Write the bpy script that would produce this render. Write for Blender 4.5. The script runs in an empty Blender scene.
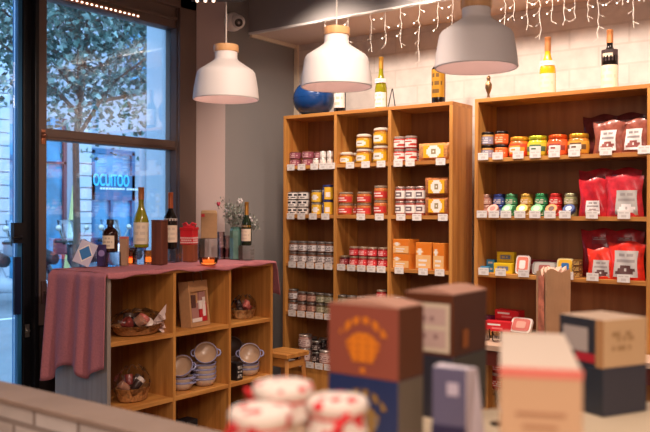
import bpy, math, random
from math import sin, cos, pi, radians
from mathutils import Vector, Matrix
random.seed(11)
SC = bpy.context.scene
COL = SC.collection

# ---------------------------------------------------------------- camera
EYE = 1.35
YAW, PIT, ROL, FPX = radians(36.958), radians(-0.278), radians(0.2184), 808.88
fwd = Vector((-sin(YAW)*cos(PIT), cos(YAW)*cos(PIT), sin(PIT)))
r0 = Vector((cos(YAW), sin(YAW), 0)); u0 = r0.cross(fwd)
rgt = r0*cos(ROL)+u0*sin(ROL); upv = -r0*sin(ROL)+u0*cos(ROL)
cam_d = bpy.data.cameras.new('camera'); cam = bpy.data.objects.new('camera', cam_d); COL.objects.link(cam)
cam.matrix_world = Matrix(((rgt.x, upv.x, -fwd.x, 0), (rgt.y, upv.y, -fwd.y, 0), (rgt.z, upv.z, -fwd.z, EYE), (0, 0, 0, 1)))
cam_d.sensor_width = 36; cam_d.lens = FPX/650*36; cam_d.clip_start = .02; cam_d.clip_end = 200
cam_d.dof.use_dof = True; cam_d.dof.focus_distance = 4.8; cam_d.dof.aperture_fstop = 3.8
SC.camera = cam

# ---------------------------------------------------------------- world, exposure, large lights
SC.view_settings.view_transform = 'Standard'; SC.view_settings.look = 'None'
SC.view_settings.gamma = 1; SC.view_settings.use_curve_mapping = False
SC.view_settings.exposure = 0.6
W = bpy.data.worlds.new('world'); SC.world = W; W.use_nodes = True
wb = W.node_tree.nodes['Background']; wb.inputs[0].default_value = (.40, .68, 1, 1); wb.inputs[1].default_value = 2.8

def lamp(name, kind, loc, power, color, target=None, size=.1, angle=None, blend=.5):
    d = bpy.data.lights.new(name, kind); d.energy = power; d.color = color
    if kind == 'AREA': d.size = size
    else: d.shadow_soft_size = size
    if kind == 'SPOT': d.spot_size = radians(angle); d.spot_blend = blend
    o = bpy.data.objects.new(name, d); COL.objects.link(o); o.location = loc
    if target is not None:
        o.rotation_euler = (Vector(target)-Vector(loc)).to_track_quat('-Z', 'Y').to_euler()
    return o
WARM = (1, .77, .60)
for lx in (-3.05, -2.35, -1.65, -.95, -.2):
    lamp('ceiling_spot_light', 'SPOT', (lx, 3.66, 2.735), 46, (1, .80, .67), (lx+.05, 4.25, 1.6), .05, 120, .8)
lamp('ceiling_spot_light', 'SPOT', (-1.5, 2.3, 2.70), 75, (1, .76, .62), (-2.8, 2.7, .9), .07, 90)
lamp('overhead_fill_light', 'AREA', (-.6, .6, 2.70), 24, (1, .79, .68), (-.6, .6, 0), 1.4)  # added soft fill over the counter, no real fitting
lamp('overhead_fill_light', 'AREA', (.9, -1.2, 2.70), 78, (1, .79, .68), (.9, -1.2, 0), 1.6)  # added fill from behind the camera, unseen

def ray(x, y): return rgt*((x-325)/FPX)+upv*((216-y)/FPX)+fwd
def onp(x, y, ax, val):
    v = ray(x, y); e = Vector((0, 0, EYE)); return e+v*((val-e[ax])/v[ax])
def atd(x, y, t): return Vector((0, 0, EYE))+ray(x, y)*t

# ---------------------------------------------------------------- materials
MATS = {}
def mat(name, col, rough=.5, metal=0., spec=.5, emit=None, es=0., noise=0., nscale=20., bump=0., coat=0., trans=0.):
    if name in MATS: return MATS[name]
    m = bpy.data.materials.new(name); m.use_nodes = True; nt = m.node_tree; b = nt.nodes['Principled BSDF']
    b.inputs['Base Color'].default_value = (*col, 1); b.inputs['Roughness'].default_value = rough
    b.inputs['Metallic'].default_value = metal; b.inputs['Specular IOR Level'].default_value = spec
    b.inputs['Coat Weight'].default_value = coat; b.inputs['Transmission Weight'].default_value = trans
    if emit: b.inputs['Emission Color'].default_value = (*emit, 1); b.inputs['Emission Strength'].default_value = es
    if noise or bump:
        tc = nt.nodes.new('ShaderNodeTexCoord'); n = nt.nodes.new('ShaderNodeTexNoise'); n.inputs['Scale'].default_value = nscale
        n.inputs['Detail'].default_value = 4
        nt.links.new(tc.outputs['Object'], n.inputs['Vector'])
        if noise:
            r = nt.nodes.new('ShaderNodeValToRGB'); nt.links.new(n.outputs['Fac'], r.inputs['Fac'])
            r.color_ramp.elements[0].position = .3; r.color_ramp.elements[1].position = .7
            r.color_ramp.elements[0].color = (*[c*(1-noise) for c in col], 1)
            r.color_ramp.elements[1].color = (*[min(1, c*(1+noise)) for c in col], 1)
            nt.links.new(r.outputs['Color'], b.inputs['Base Color'])
        if bump:
            bp = nt.nodes.new('ShaderNodeBump'); bp.inputs['Strength'].default_value = bump; bp.inputs['Distance'].default_value = .005
            nt.links.new(n.outputs['Fac'], bp.inputs['Height']); nt.links.new(bp.outputs['Normal'], b.inputs['Normal'])
    MATS[name] = m; return m
def wood(name, axis, c0, c1, rough=.45, scale=1.):
    if name in MATS: return MATS[name]
    m = bpy.data.materials.new(name); m.use_nodes = True; nt = m.node_tree; b = nt.nodes['Principled BSDF']
    tc = nt.nodes.new('ShaderNodeTexCoord'); mp = nt.nodes.new('ShaderNodeMapping')
    s = [26*scale]*3; s[axis] = 1.6*scale; mp.inputs['Scale'].default_value = s
    n = nt.nodes.new('ShaderNodeTexNoise'); n.inputs['Scale'].default_value = 1; n.inputs['Detail'].default_value = 5; n.inputs['Distortion'].default_value = .6
    r = nt.nodes.new('ShaderNodeValToRGB'); r.color_ramp.elements[0].position = .3; r.color_ramp.elements[1].position = .72
    r.color_ramp.elements[0].color = (*c0, 1); r.color_ramp.elements[1].color = (*c1, 1)
    nt.links.new(tc.outputs['Object'], mp.inputs[0]); nt.links.new(mp.outputs[0], n.inputs['Vector'])
    nt.links.new(n.outputs['Fac'], r.inputs['Fac']); nt.links.new(r.outputs['Color'], b.inputs['Base Color'])
    b.inputs['Roughness'].default_value = rough
    MATS[name] = m; return m
def clear(name, tint=(1, 1, 1), rough=0.02, base=.04, ior=1.45):
    """thin clear sheet: mostly see-through with Fresnel reflection"""
    if name in MATS: return MATS[name]
    m = bpy.data.materials.new(name); m.use_nodes = True; nt = m.node_tree; nt.nodes.clear()
    o = nt.nodes.new('ShaderNodeOutputMaterial'); mx = nt.nodes.new('ShaderNodeMixShader')
    t = nt.nodes.new('ShaderNodeBsdfTransparent'); t.inputs[0].default_value = (*tint, 1)
    g = nt.nodes.new('ShaderNodeBsdfGlossy'); g.inputs['Roughness'].default_value = rough
    f = nt.nodes.new('ShaderNodeFresnel'); f.inputs[0].default_value = ior
    a = nt.nodes.new('ShaderNodeMath'); a.operation = 'ADD'; a.inputs[1].default_value = base; a.use_clamp = True
    nt.links.new(f.outputs[0], a.inputs[0]); nt.links.new(a.outputs[0], mx.inputs[0])
    nt.links.new(t.outputs[0], mx.inputs[1]); nt.links.new(g.outputs[0], mx.inputs[2]); nt.links.new(mx.outputs[0], o.inputs[0])
    MATS[name] = m; return m
def brick(name, c1, c2, mortar, rot, bw=.2, bh=.06, bump=.5):
    m = bpy.data.materials.new(name); m.use_nodes = True; nt = m.node_tree; b = nt.nodes['Principled BSDF']
    tc = nt.nodes.new('ShaderNodeTexCoord'); mp = nt.nodes.new('ShaderNodeMapping'); mp.inputs['Rotation'].default_value = rot
    k = nt.nodes.new('ShaderNodeTexBrick'); k.inputs['Color1'].default_value = (*c1, 1); k.inputs['Color2'].default_value = (*c2, 1)
    k.inputs['Mortar'].default_value = (*mortar, 1); k.inputs['Scale'].default_value = 1
    k.inputs['Brick Width'].default_value = bw; k.inputs['Row Height'].default_value = bh; k.inputs['Mortar Size'].default_value = .006
    n = nt.nodes.new('ShaderNodeTexNoise'); n.inputs['Scale'].default_value = 14; n.inputs['Detail'].default_value = 5
    mx = nt.nodes.new('ShaderNodeMix'); mx.data_type = 'RGBA'; mx.blend_type = 'MULTIPLY'; mx.inputs[0].default_value = .35
    nt.links.new(tc.outputs['Object'], mp.inputs[0]); nt.links.new(mp.outputs[0], k.inputs['Vector']); nt.links.new(tc.outputs['Object'], n.inputs['Vector'])
    nt.links.new(k.outputs['Color'], mx.inputs[6]); nt.links.new(n.outputs['Fac'], mx.inputs[7]); nt.links.new(mx.outputs[2], b.inputs['Base Color'])
    bp = nt.nodes.new('ShaderNodeBump'); bp.inputs['Strength'].default_value = bump; bp.inputs['Distance'].default_value = .01
    ad = nt.nodes.new('ShaderNodeMath'); ad.operation = 'MULTIPLY_ADD'; ad.inputs[1].default_value = .5
    inv = nt.nodes.new('ShaderNodeMath'); inv.operation = 'SUBTRACT'; inv.inputs[0].default_value = 1
    nt.links.new(k.outputs['Fac'], inv.inputs[1]); nt.links.new(n.outputs['Fac'], ad.inputs[0]); nt.links.new(inv.outputs[0], ad.inputs[2])
    nt.links.new(ad.outputs[0], bp.inputs['Height']); nt.links.new(bp.outputs['Normal'], b.inputs['Normal'])
    b.inputs['Roughness'].default_value = .8
    MATS[name] = m; return m
def C(h):   # sRGB hex -> linear
    r = []
    for i in (0, 2, 4):
        v = int(h[i:i+2], 16)/255; r.append(v/12.92 if v <= .04045 else ((v+.055)/1.055)**2.4)
    return tuple(r)

OAK0, OAK1 = C('ab6c31'), C('d4984e')
wX, wY, wZ = (wood('oak_'+a, i, OAK0, OAK1) for i, a in enumerate(('lengthwise', 'crosswise', 'upright')))
wBack = wood('oak_back', 2, C('80502c'), C('a06a3c'), .5, .7)
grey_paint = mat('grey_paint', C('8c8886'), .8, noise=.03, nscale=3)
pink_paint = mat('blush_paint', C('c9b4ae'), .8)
soffit_paint = mat('pale_paint', C('e6d0c0'), .8)
frame_m = mat('brown_metal', C('66534b'), .45)
black_m = mat('black_metal', C('16161a'), .4, .3)
pane_m = clear('window_glass', (.93, .97, 1), 0, .05)
acrylic = clear('clear_acrylic', (.985, .98, .98), .02, .03, 1.35)
film = clear('cellophane', (.97, .95, .94), .22, .0, 1.22)
glassj = clear('jar_glass', (.93, .93, .9), .03, .05)
white_m = mat('white_paper', C('e9e4df'), .6)
cream_m = mat('cream_paper', C('e6d6bd'), .6)
ink = mat('black_ink', C('2c2826'), .6)
silver = mat('tin_metal', C('b8b4ac'), .3, .9)
gold = mat('gold_foil', C('d09a4c'), .3, .8)
kraft = mat('kraft_card', C('b98a5e'), .75, noise=.06, nscale=60)

# ---------------------------------------------------------------- mesh helpers
class MB:
    def __init__(s): s.v = []; s.f = []; s.m = []; s.sm = []
    def add(s, vs, fs, mi=0, smooth=False, M=None):
        n = len(s.v)
        for p in vs:
            p = Vector(p); s.v.append(tuple(M @ p) if M else tuple(p))
        for f in fs: s.f.append([n+i for i in f]); s.m.append(mi); s.sm.append(smooth)
        return s
    def box(s, x0, x1, y0, y1, z0, z1, mi=0, M=None):
        vs = [(x, y, z) for x in (x0, x1) for y in (y0, y1) for z in (z0, z1)]
        return s.add(vs, [(0, 1, 3, 2), (4, 6, 7, 5), (0, 4, 5, 1), (2, 3, 7, 6), (0, 2, 6, 4), (1, 5, 7, 3)], mi, False, M)
    def cbox(s, c, d, mi=0, M=None):
        return s.box(c[0]-d[0]/2, c[0]+d[0]/2, c[1]-d[1]/2, c[1]+d[1]/2, c[2]-d[2]/2, c[2]+d[2]/2, mi, M)
    def lathe(s, prof, seg=24, mi=0, M=None, cap0=True, cap1=True, smooth=True, arc=None):
        vs = []; fs = []; k = len(prof)
        a0, a1 = arc if arc else (0, 2*pi)
        cols = seg+1 if arc else seg
        for i in range(cols):
            a = a0+(a1-a0)*i/seg
            for r, z in prof: vs.append((r*cos(a), r*sin(a), z))
        for i in range(seg):
            j = i+1 if arc else (i+1) % seg
            for q in range(k-1): fs.append((i*k+q, j*k+q, j*k+q+1, i*k+q+1))
        if not arc:
            if cap0 and prof[0][0] > 1e-5: fs.append([i*k for i in range(seg)][::-1])
            if cap1 and prof[-1][0] > 1e-5: fs.append([i*k+k-1 for i in range(seg)])
        return s.add(vs, fs, mi, smooth, M)
    def tube(s, pts, r, seg=8, mi=0, M=None):
        pts = [Vector(p) for p in pts]; n = len(pts); vs = []; fs = []
        rr = r if isinstance(r, (list, tuple)) else [r]*n
        for i, p in enumerate(pts):
            d = (pts[min(i+1, n-1)]-pts[max(i-1, 0)]).normalized()
            a = Vector((0, 0, 1)) if abs(d.z) < .9 else Vector((1, 0, 0))
            e1 = d.cross(a).normalized(); e2 = d.cross(e1)
            for q in range(seg):
                t = 2*pi*q/seg; vs.append(p+e1*(cos(t)*rr[i])+e2*(sin(t)*rr[i]))
        for i in range(n-1):
            for q in range(seg):
                w = (q+1) % seg; fs.append((i*seg+q, i*seg+w, (i+1)*seg+w, (i+1)*seg+q))
        fs.append(list(range(seg))[::-1]); fs.append([(n-1)*seg+q for q in range(seg)])
        return s.add(vs, fs, mi, True, M)
    def grid(s, fn, nu, nv, mfn=None, smooth=False, M=None, flip=False):
        """fn(u,v)->xyz over a nu x nv cell sheet, mfn(i,j)->material index (or None for a hole)"""
        vs = [fn(i/nu, j/nv) for j in range(nv+1) for i in range(nu+1)]
        n = len(s.v)
        for p in vs:
            p = Vector(p); s.v.append(tuple(M @ p) if M else tuple(p))
        for j in range(nv):
            for i in range(nu):
                mi = mfn(i, j) if mfn else 0
                if mi is None: continue
                q = [n+j*(nu+1)+i, n+j*(nu+1)+i+1, n+(j+1)*(nu+1)+i+1, n+(j+1)*(nu+1)+i]
                s.f.append(q[::-1] if flip else q); s.m.append(mi); s.sm.append(smooth)
        return s
    def sphere(s, c, r, seg=16, rings=10, mi=0, M=None, sq=(1, 1, 1)):
        prof = [(max(1e-6, r*sin(pi*i/rings)), -r*cos(pi*i/rings)) for i in range(rings+1)]
        T = Matrix.Translation(c) @ Matrix.Diagonal((*sq, 1))
        return s.lathe(prof, seg, mi, (M @ T) if M else T, False, False)
    def build(s, name, mats, parent=None, loc=None, rz=0, bevel=0, solid=0, subsurf=0):
        me = bpy.data.meshes.new(name); me.from_pydata(s.v, [], s.f)
        if not isinstance(mats, (list, tuple)): mats = [mats]
        for m in mats: me.materials.append(m)
        me.polygons.foreach_set('material_index', s.m); me.polygons.foreach_set('use_smooth', s.sm)
        me.update(); me.validate()
        if any(s.sm): me.set_sharp_from_angle(angle=radians(42))
        o = bpy.data.objects.new(name, me); COL.objects.link(o)
        if parent: o.parent = parent
        if loc is not None: o.location = loc
        o.rotation_euler = (0, 0, rz)
        if solid: md = o.modifiers.new('thickness', 'SOLIDIFY'); md.thickness = solid; md.offset = 0
        if bevel: md = o.modifiers.new('bevel', 'BEVEL'); md.width = bevel; md.segments = 2; md.limit_method = 'ANGLE'
        if subsurf: md = o.modifiers.new('smooth', 'SUBSURF'); md.levels = subsurf; md.render_levels = subsurf
        return o
def tag(o, label, cat, group=None):
    o['label'] = label; o['category'] = cat
    if group: o['group'] = group
    return o
def thing(name, label, cat, loc=(0, 0, 0), rz=0, group=None):
    o = bpy.data.objects.new(name, None); COL.objects.link(o); o.location = loc; o.rotation_euler = (0, 0, rz)
    o.empty_display_size = .05
    return tag(o, label, cat, group)
def struct(o): o['kind'] = 'structure'; return o
KIDS = {}
def copy_tree(o, parent=None):
    c = o.copy(); COL.objects.link(c); c.parent = parent
    for ch in o.children: copy_tree(ch, c)
    return c
def pat(rows):       # picture rows (top first) -> lookup for MB.grid
    h = len(rows); w = len(rows[0])
    return w, h, lambda i, j: (None if rows[h-1-j][i] == ' ' else int(rows[h-1-j][i]))
def flat_label(mb, rows, x0, x1, z0, z1, y, M=None):      # a printed sheet facing -Y
    w, h, f = pat(rows); return mb.grid(lambda u, v: (x0+(x1-x0)*u, y, z0+(z1-z0)*v), w, h, f, False, M)
def arc_label(mb, rows, r, z0, z1, a=1.35, M=None):       # wrapped round a jar, facing -Y
    w, h, f = pat(rows)
    return mb.grid(lambda u, v: (r*sin(-a+2*a*u), -r*cos(-a+2*a*u), z0+(z1-z0)*v), w, h, f, True, M)

# ---------------------------------------------------------------- the room
XW = -3.98            # window plane
YB = 4.62             # back wall
XG = -3.75            # grey pier
CEIL = 2.76
def sbox(name, x0, x1, y0, y1, z0, z1, m, bevel=0):
    return struct(MB().box(x0, x1, y0, y1, z0, z1).build(name, m, bevel=bevel))
floor_m = mat('floor_tile', C('6d6661'), .5, noise=.12, nscale=2)
sbox('floor', -4.05, 2.6, -2.6, 4.72, -.1, 0, floor_m)
sbox('wall_right', 2.5, 2.6, -2.6, 4.72, 0, 3.3, pink_paint)
sbox('wall_front', -4.05, 2.5, -2.6, -2.5, 0, 3.3, pink_paint)
white_brick = brick('white_brick', C('efe6df'), C('e9dfd6'), C('e2d8cf'), (pi/2, 0, 0), .34, .115, .2)
sbox('wall_back', -4.05, 2.5, YB, 4.72, 0, 3.3, white_brick)
sbox('ceiling', -4.05, 2.6, -2.6, 4.72, 3.2, 3.3, grey_paint)
xb = onp(308, 20, 1, 4.1).x
sbox('trim_1', xb, 2.5, -2.5, 4.11, CEIL, 3.2, grey_paint)      # lowered ceiling
# soffit above the shelves: pale underside, grey front
sbox('trim_2', XG, 2.5, 4.13, YB, 2.57, 2.60, soffit_paint)
sbox('trim_3', XG, 2.5, 4.11, 4.13, 2.575, 3.2, mat('mid_grey_paint', C('9a9694'), .8))
sbox('trim_4', XG, 2.5, 4.106, 4.132, 2.562, 2.576, white_m)
# the pier between window and back wall
yP = onp(225, 200, 0, XG).y; yJ = onp(196.5, 100, 0, XW+.085).y
fp = [(-4.05, yJ), (XW+.085, yJ), (XG, yP), (XG, YB), (-4.05, YB)]
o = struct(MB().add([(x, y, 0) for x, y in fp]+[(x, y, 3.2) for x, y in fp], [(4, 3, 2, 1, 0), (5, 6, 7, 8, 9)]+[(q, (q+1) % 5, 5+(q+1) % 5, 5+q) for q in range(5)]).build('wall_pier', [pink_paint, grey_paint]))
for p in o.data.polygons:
    if p.normal.x > .95: p.material_index = 1  # warm light and shade on one pier, put into two colours
sbox('trim_5', XG, XG+.02, 4.12, YB, 2.545, 2.57, cream_m)
sbox('trim_6', XG, XG+.03, YB-.02, YB, 0, 2.57, cream_m)
# window wall
yW0 = onp(47, 100, 0, XW+.06).y; yF0 = onp(37, 100, 0, XW).y; yD1 = onp(20.5, 100, 0, XW).y
yW1 = onp(170.5, 100, 0, XW).y
zT = onp(120, 17.2, 0, XW).z; zR1 = onp(110, 135.4, 0, XW).z; zR0 = onp(110, 145.4, 0, XW).z; zB = .82
sbox('wall_left', -4.10, -3.95, -2.5, 1.2, 0, 3.2, pink_paint)
sbox('wall_left', -4.10, -3.93, 1.2, yP, 2.86, 3.2, mat('dark_brown_paint', C('3a302e'), .6))
sbox('wall_left', -4.08, -3.95, yF0, yP, 0, zB-.1, mat('dark_panel', C('3b3436'), .5))
win = struct(thing('window_1', '', ''));  del win['label']; del win['category']
f = MB()
f.box(XW-.05, XW+.06, onp(37, 100, 0, XW+.06).y, yW0, zB-.1, 2.9).box(XW-.05, XW+.06, yW1, yJ, zB-.1, 2.9)
f.box(XW-.05, XW+.05, yW0, yW1, zT, 2.9).box(XW-.05, XW+.05, yW0, yW1, zR0, zR1).box(XW-.05, XW+.05, yW0, yW1, zB-.1, zB)
f.box(XW+.06, XW+.085, onp(180, 100, 0, XW+.085).y, yJ, 0.72, 2.9).box(XW+.05, XW+.085, yW0, yJ, zT+.13, 2.9)
f.box(XW+.05, XW+.065, yW0, yW1, zT+.05, zT+.07).box(XW+.05, XW+.058, yW0, yW1, zR0+.012, zR0+.02)
f.build('window_frame', frame_m, win, bevel=.004)
MB().box(XW-.004, XW+.004, yW0, yW1, zR1, zT).build('glass', pane_m, win)
MB().box(XW-.004, XW+.004, yW0, yW1, zB, zR0).build('glass', pane_m, win)
k = MB(); c = onp(44, 135, 0, XW+.07); k.lathe([(.0, 0), (.012, .002), (.016, .012), (.010, .024), (0, .028)], 14, 0, Matrix.Translation(c-Vector((.01, 0, 0))) @ Matrix.Rotation(pi/2, 4, 'Y'))
k.box(XW+.06, XW+.066, c.y-.012, c.y+.012, c.z-.05, c.z+.03); k.build('latch', mat('copper', C('b07860'), .3, .8), win)
k = MB(); c = onp(44, 292, 0, XW+.07); k.box(XW+.06, XW+.075, c.y-.015, c.y+.015, c.z-.06, c.z+.06).tube([(XW+.07, c.y, c.z), (XW+.11, c.y, c.z), (XW+.12, c.y+.12, c.z+.005)], .009)
k.build('window_handle', mat('bronze', C('7a6058'), .35, .7), win)
# door
dr = struct(thing('door_1', '', '')); del dr['label']; del dr['category']
f = MB(); f.box(XW-.05, XW+.03, yD1, yF0, 0, 2.9).box(XW-.03, XW+.07, yD1+.045, yD1+.07, 0, 2.9).box(XW-.05, XW+.05, 1.2, yD1, 2.62, 2.9).box(XW-.05, XW+.03, 1.2, 1.27, 0, 2.62)
f.build('door_frame', black_m, dr, bevel=.003)
f = MB(); f.box(XW-.03, XW+.02, 1.3, 1.38, .02, 2.6).box(XW-.03, XW+.02, yD1-.028, yD1-.003, .02, 2.6).box(XW-.03, XW+.02, 1.38, yD1-.035, .02, .14).box(XW-.03, XW+.02, 1.38, yD1-.035, 2.5, 2.6)
f.build('door_leaf', mat('blue_metal', C('2c6d9c'), .35, .2), dr)
MB().box(XW-.006, XW+.002, 1.38, yD1-.035, .14, 2.5).build('door_glass', pane_m, dr)
c0 = onp(15, 315, 0, XW+.04); c1 = onp(20, 257, 0, XW+.04)
MB().box(XW+.02, XW+.035, c0.y, c1.y+.01, c0.z, c1.z).build('push_plate', mat('navy_metal', C('101c3a'), .4), dr)
c = onp(18, 232, 0, XW+.04)
f = MB().box(XW+.02, XW+.05, c.y-.03, c.y+.03, c.z-.06, c.z+.05); f.tube([(XW+.05, c.y-.01, c.z-.03), (XW+.09, c.y-.01, c.z-.03), (XW+.10, c.y-.07, c.z-.03)], .01)
f.build('door_handle', black_m, dr)
c = onp(29, 331, 0, XW+.05)
f = MB().box(XW+.03, XW+.036, c.y-.012, c.y+.012, c.z-.035, c.z+.035); f.lathe([(.011, 0), (.011, .01), (.004, .012)], 12, 0, Matrix.Translation((XW+.036, c.y, c.z)) @ Matrix.Rotation(pi/2, 4, 'Y'))
f.build('door_lock', silver, dr)
# dotted led strip under the top of the window
led_m = mat('led_glow', (1, .8, .65), .4, emit=(1, .72, .52), es=3)
cable = mat('white_cable', C('ded6cc'), .5)
t = thing('led_strip', 'row of tiny lit warm lights along the top of the window', 'light strip', (XW+.07, yW0, zT+.012))
ye = onp(140, 18, 0, XW+.07).y-yW0
MB().box(-.008, .0, 0, ye, -.012, .016).build('backing', mat('copper_tape', C('8a5a45'), .4), t)
f = MB(); y = .01
while y < ye-.01: f.box(0, .004, y, y+.012, -.004, .004); y += .034
f.build('led', led_m, t)['kind'] = 'stuff'

# ---------------------------------------------------------------- outside
asph = mat('asphalt', C('8c9298'), .8, noise=.08, nscale=2); pave = mat('pavement', C('9aa0a4'), .8, noise=.08, nscale=1.5)
sbox('ground', -13.9, -5.6, -14, 34, -.3, -.12, asph); sbox('pavement', -5.6, -4.10, -14, 34, -.3, -.02, pave)
tag(MB().box(-10.1, -10.0, -10, 30, -.12, -.115).build('road_line', mat('road_paint', C('e8e8e8'), .7)), 'white painted line running along the grey road', 'road marking')
XF = -14.
stone = mat('pale_stone', C('9da2ac'), .85, noise=.05, nscale=2)
bl = thing('building', 'pale stone building across the street with blue shopfronts', 'building', (0, 0, 0))
def fy(px): return onp(px, 200, 0, XF).y
def fz(py): return onp(90, py, 0, XF).z
MB().box(XF-.8, XF, -14, 34, -.3, 12).build('wall', stone, bl)
f = MB()
for a, b in ((75, 88), (-16, 6), (146, 160)):
    z = -.12
    while z < 5.5: f.box(XF, XF+.12, fy(a), fy(b), z, z+.225); z += .245
f.build('pilaster', mat('white_stone', C('b9bec8'), .8), bl)
sf = mat('shopfront_blue', C('2a5f86'), .5); sg = mat('shop_glass', C('4c87ab'), .12, noise=.5, nscale=1.6); dk = mat('dark_teal', C('1d4a63'), .5)
f = MB().box(XF, XF+.10, fy(89), fy(92), -.1, fz(150)).box(XF, XF+.10, fy(129), fy(132), -.1, fz(150)).box(XF, XF+.1, fy(89), fy(132), fz(200), fz(174)).box(XF, XF+.1, fy(108), fy(110), -.1, fz(200)).box(XF, XF+.1, fy(89), fy(132), fz(153), fz(148))
f.build('shopfront', sf, bl)
MB().box(XF, XF+.03, fy(92), fy(129), -.1, fz(200)).build('shop_window', sg, bl)
MB().box(XF, XF+.03, fy(92), fy(129), fz(174), fz(153)).build('shop_window', sg, bl)
f = MB().box(XF, XF+.03, fy(24), fy(63), -.1, 3.2); f.build('shop_window', sg, bl)
f = MB().box(XF+.03, XF+.1, fy(61), fy(64), -.1, 3.2).box(XF+.03, XF+.1, fy(24), fy(64), fz(166), fz(164)).box(XF+.03, XF+.1, fy(24), fy(26), -.1, 3.2)
f.build('shopfront', mat('maroon_paint', C('5c2c3c'), .5), bl)
MB().box(XF, XF+.03, fy(7), fy(20), -.1, 3.0).build('shop_window', sg, bl)
f = MB().box(XF+.03, XF+.1, fy(6), fy(20), fz(165), fz(160)); f.build('shopfront', sf, bl)
for k_ in range(5):
    y0 = fy(-10)+k_*3.1
    MB().box(XF, XF+.04, y0, y0+1.1, 4.2, 6.2).build('window', sg, bl)
def text(s, name, size, m, parent, loc, rot, ext=.01, width=None):
    cu = bpy.data.curves.new(name, 'FONT'); cu.body = s; cu.size = size; cu.extrude = ext; cu.align_x = 'LEFT'
    tmp = bpy.data.objects.new(name, cu); COL.objects.link(tmp)
    bpy.context.view_layer.update()
    me = bpy.data.meshes.new_from_object(tmp); COL.objects.unlink(tmp); bpy.data.objects.remove(tmp)
    me.materials.clear(); me.materials.append(m)
    o = bpy.data.objects.new(name, me); COL.objects.link(o); o.parent = parent; o.location = loc; o.rotation_euler = rot
    if width:
        w = max(v.co.x for v in me.vertices)-min(v.co.x for v in me.vertices); o.scale = (width/w, 1, 1)
    return o
text('OCUITOO', 'sign_lettering', .36, mat('sign_blue', C('3fb2e8'), .4, emit=C('3fb2e8'), es=.5), bl, (XF+.115, fy(89.5), fz(185.5)), (pi/2, 0, pi/2), .01, fy(125)-fy(89.5))
f = MB()
y = fy(97)
for i in range(14): f.box(XF+.1, XF+.11, y, y+.055, fz(189.2), fz(187.2)); y += .072 if i != 8 else .12
f.build('small_lettering', mat('sign_white', C('f0f0f0'), .5), bl)
# pale post just outside the window
a = onp(146, 150, 0, -5.25); b = onp(170, 150, 0, -4.9)
tag(MB().box(-4.9-.35, -4.9, a.y, b.y+.25, -.02, 4.5).build('pillar', mat('pale_render', C('c0cad4'), .8), bevel=.01), 'tall pale rendered pillar standing outside right edge of window', 'pillar')

# the tree
def tree():
    base = onp(71, 300, 0, -7.6); base.z = -.1
    t = thing('tree', 'broad-leaved evergreen street tree with thin brown trunk beyond the window', 'tree', base)
    bark = mat('bark', C('5a4a42'), .9, noise=.3, nscale=15)
    f = MB(); f.tube([(0, 0, 0), (.05, .04, 1.2), (-.03, .08, 2.2), (.04, .12, 3.0), (.1, .2, 4.0)], [.045, .04, .036, .03, .02], 8); f.build('trunk', bark, t)
    heads = []
    for i in range(16):
        a = i*2.4; z0 = 2.3+.11*i; L = 1.0+random.random()*1.1
        p0 = Vector((0, .1, z0)); p3 = Vector((cos(a)*L, sin(a)*L, z0+.35+random.random()*.8)); p1 = p0.lerp(p3, .4)+Vector((0, 0, -.1+.3*random.random()))
        MB().tube([p0, p1, p3], [.026, .018, .008], 6).build('branch', bark, t)
        heads += [p3, p1, p0.lerp(p3, .7)]
    lm = [mat('leaf_dark', C('2f4a42'), .3), mat('leaf_mid', C('56756a'), .3), mat('leaf_pale', C('8fa8a0'), .35)]
    f = MB()
    for q in range(9000):
        h = random.choice(heads)
        c = h+Vector((random.gauss(0, .36), random.gauss(0, .40), random.gauss(0, .28)))
        if c.z < 2.0: c.z += .7
        R = Matrix.Rotation(random.random()*6.3, 4, 'Z') @ Matrix.Rotation(random.gauss(.3, .7), 4, 'Y') @ Matrix.Rotation(random.gauss(0, .7), 4, 'X')
        L = .055+random.random()*.05; w = L*.42
        f.add([(0, 0, 0), (L*.5, w, .012), (L, 0, 0), (L*.5, -w, .012), (L*.5, 0, -.004)], [(0, 4, 1), (1, 4, 2), (2, 4, 3), (3, 4, 0)], random.choice((0, 0, 1, 1, 2)), False, Matrix.Translation(c) @ R @ Matrix.Scale(.95, 4))
    f.build('foliage', lm, t)
    return t
tree()
c = onp(8, 19, 0, -5.2)
# leaning striped pole across the road
a = onp(69, 228, 0, -12.6); b = onp(75, 186, 0, -12.6)
tag(MB().tube([(a.x, a.y-.1, -.12), b], .05, 8).build('leaning_pole', mat('yellow_paint', C('d9d48a'), .5)), 'pale yellow pole leaning beside the parked scooters', 'pole')
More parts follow.
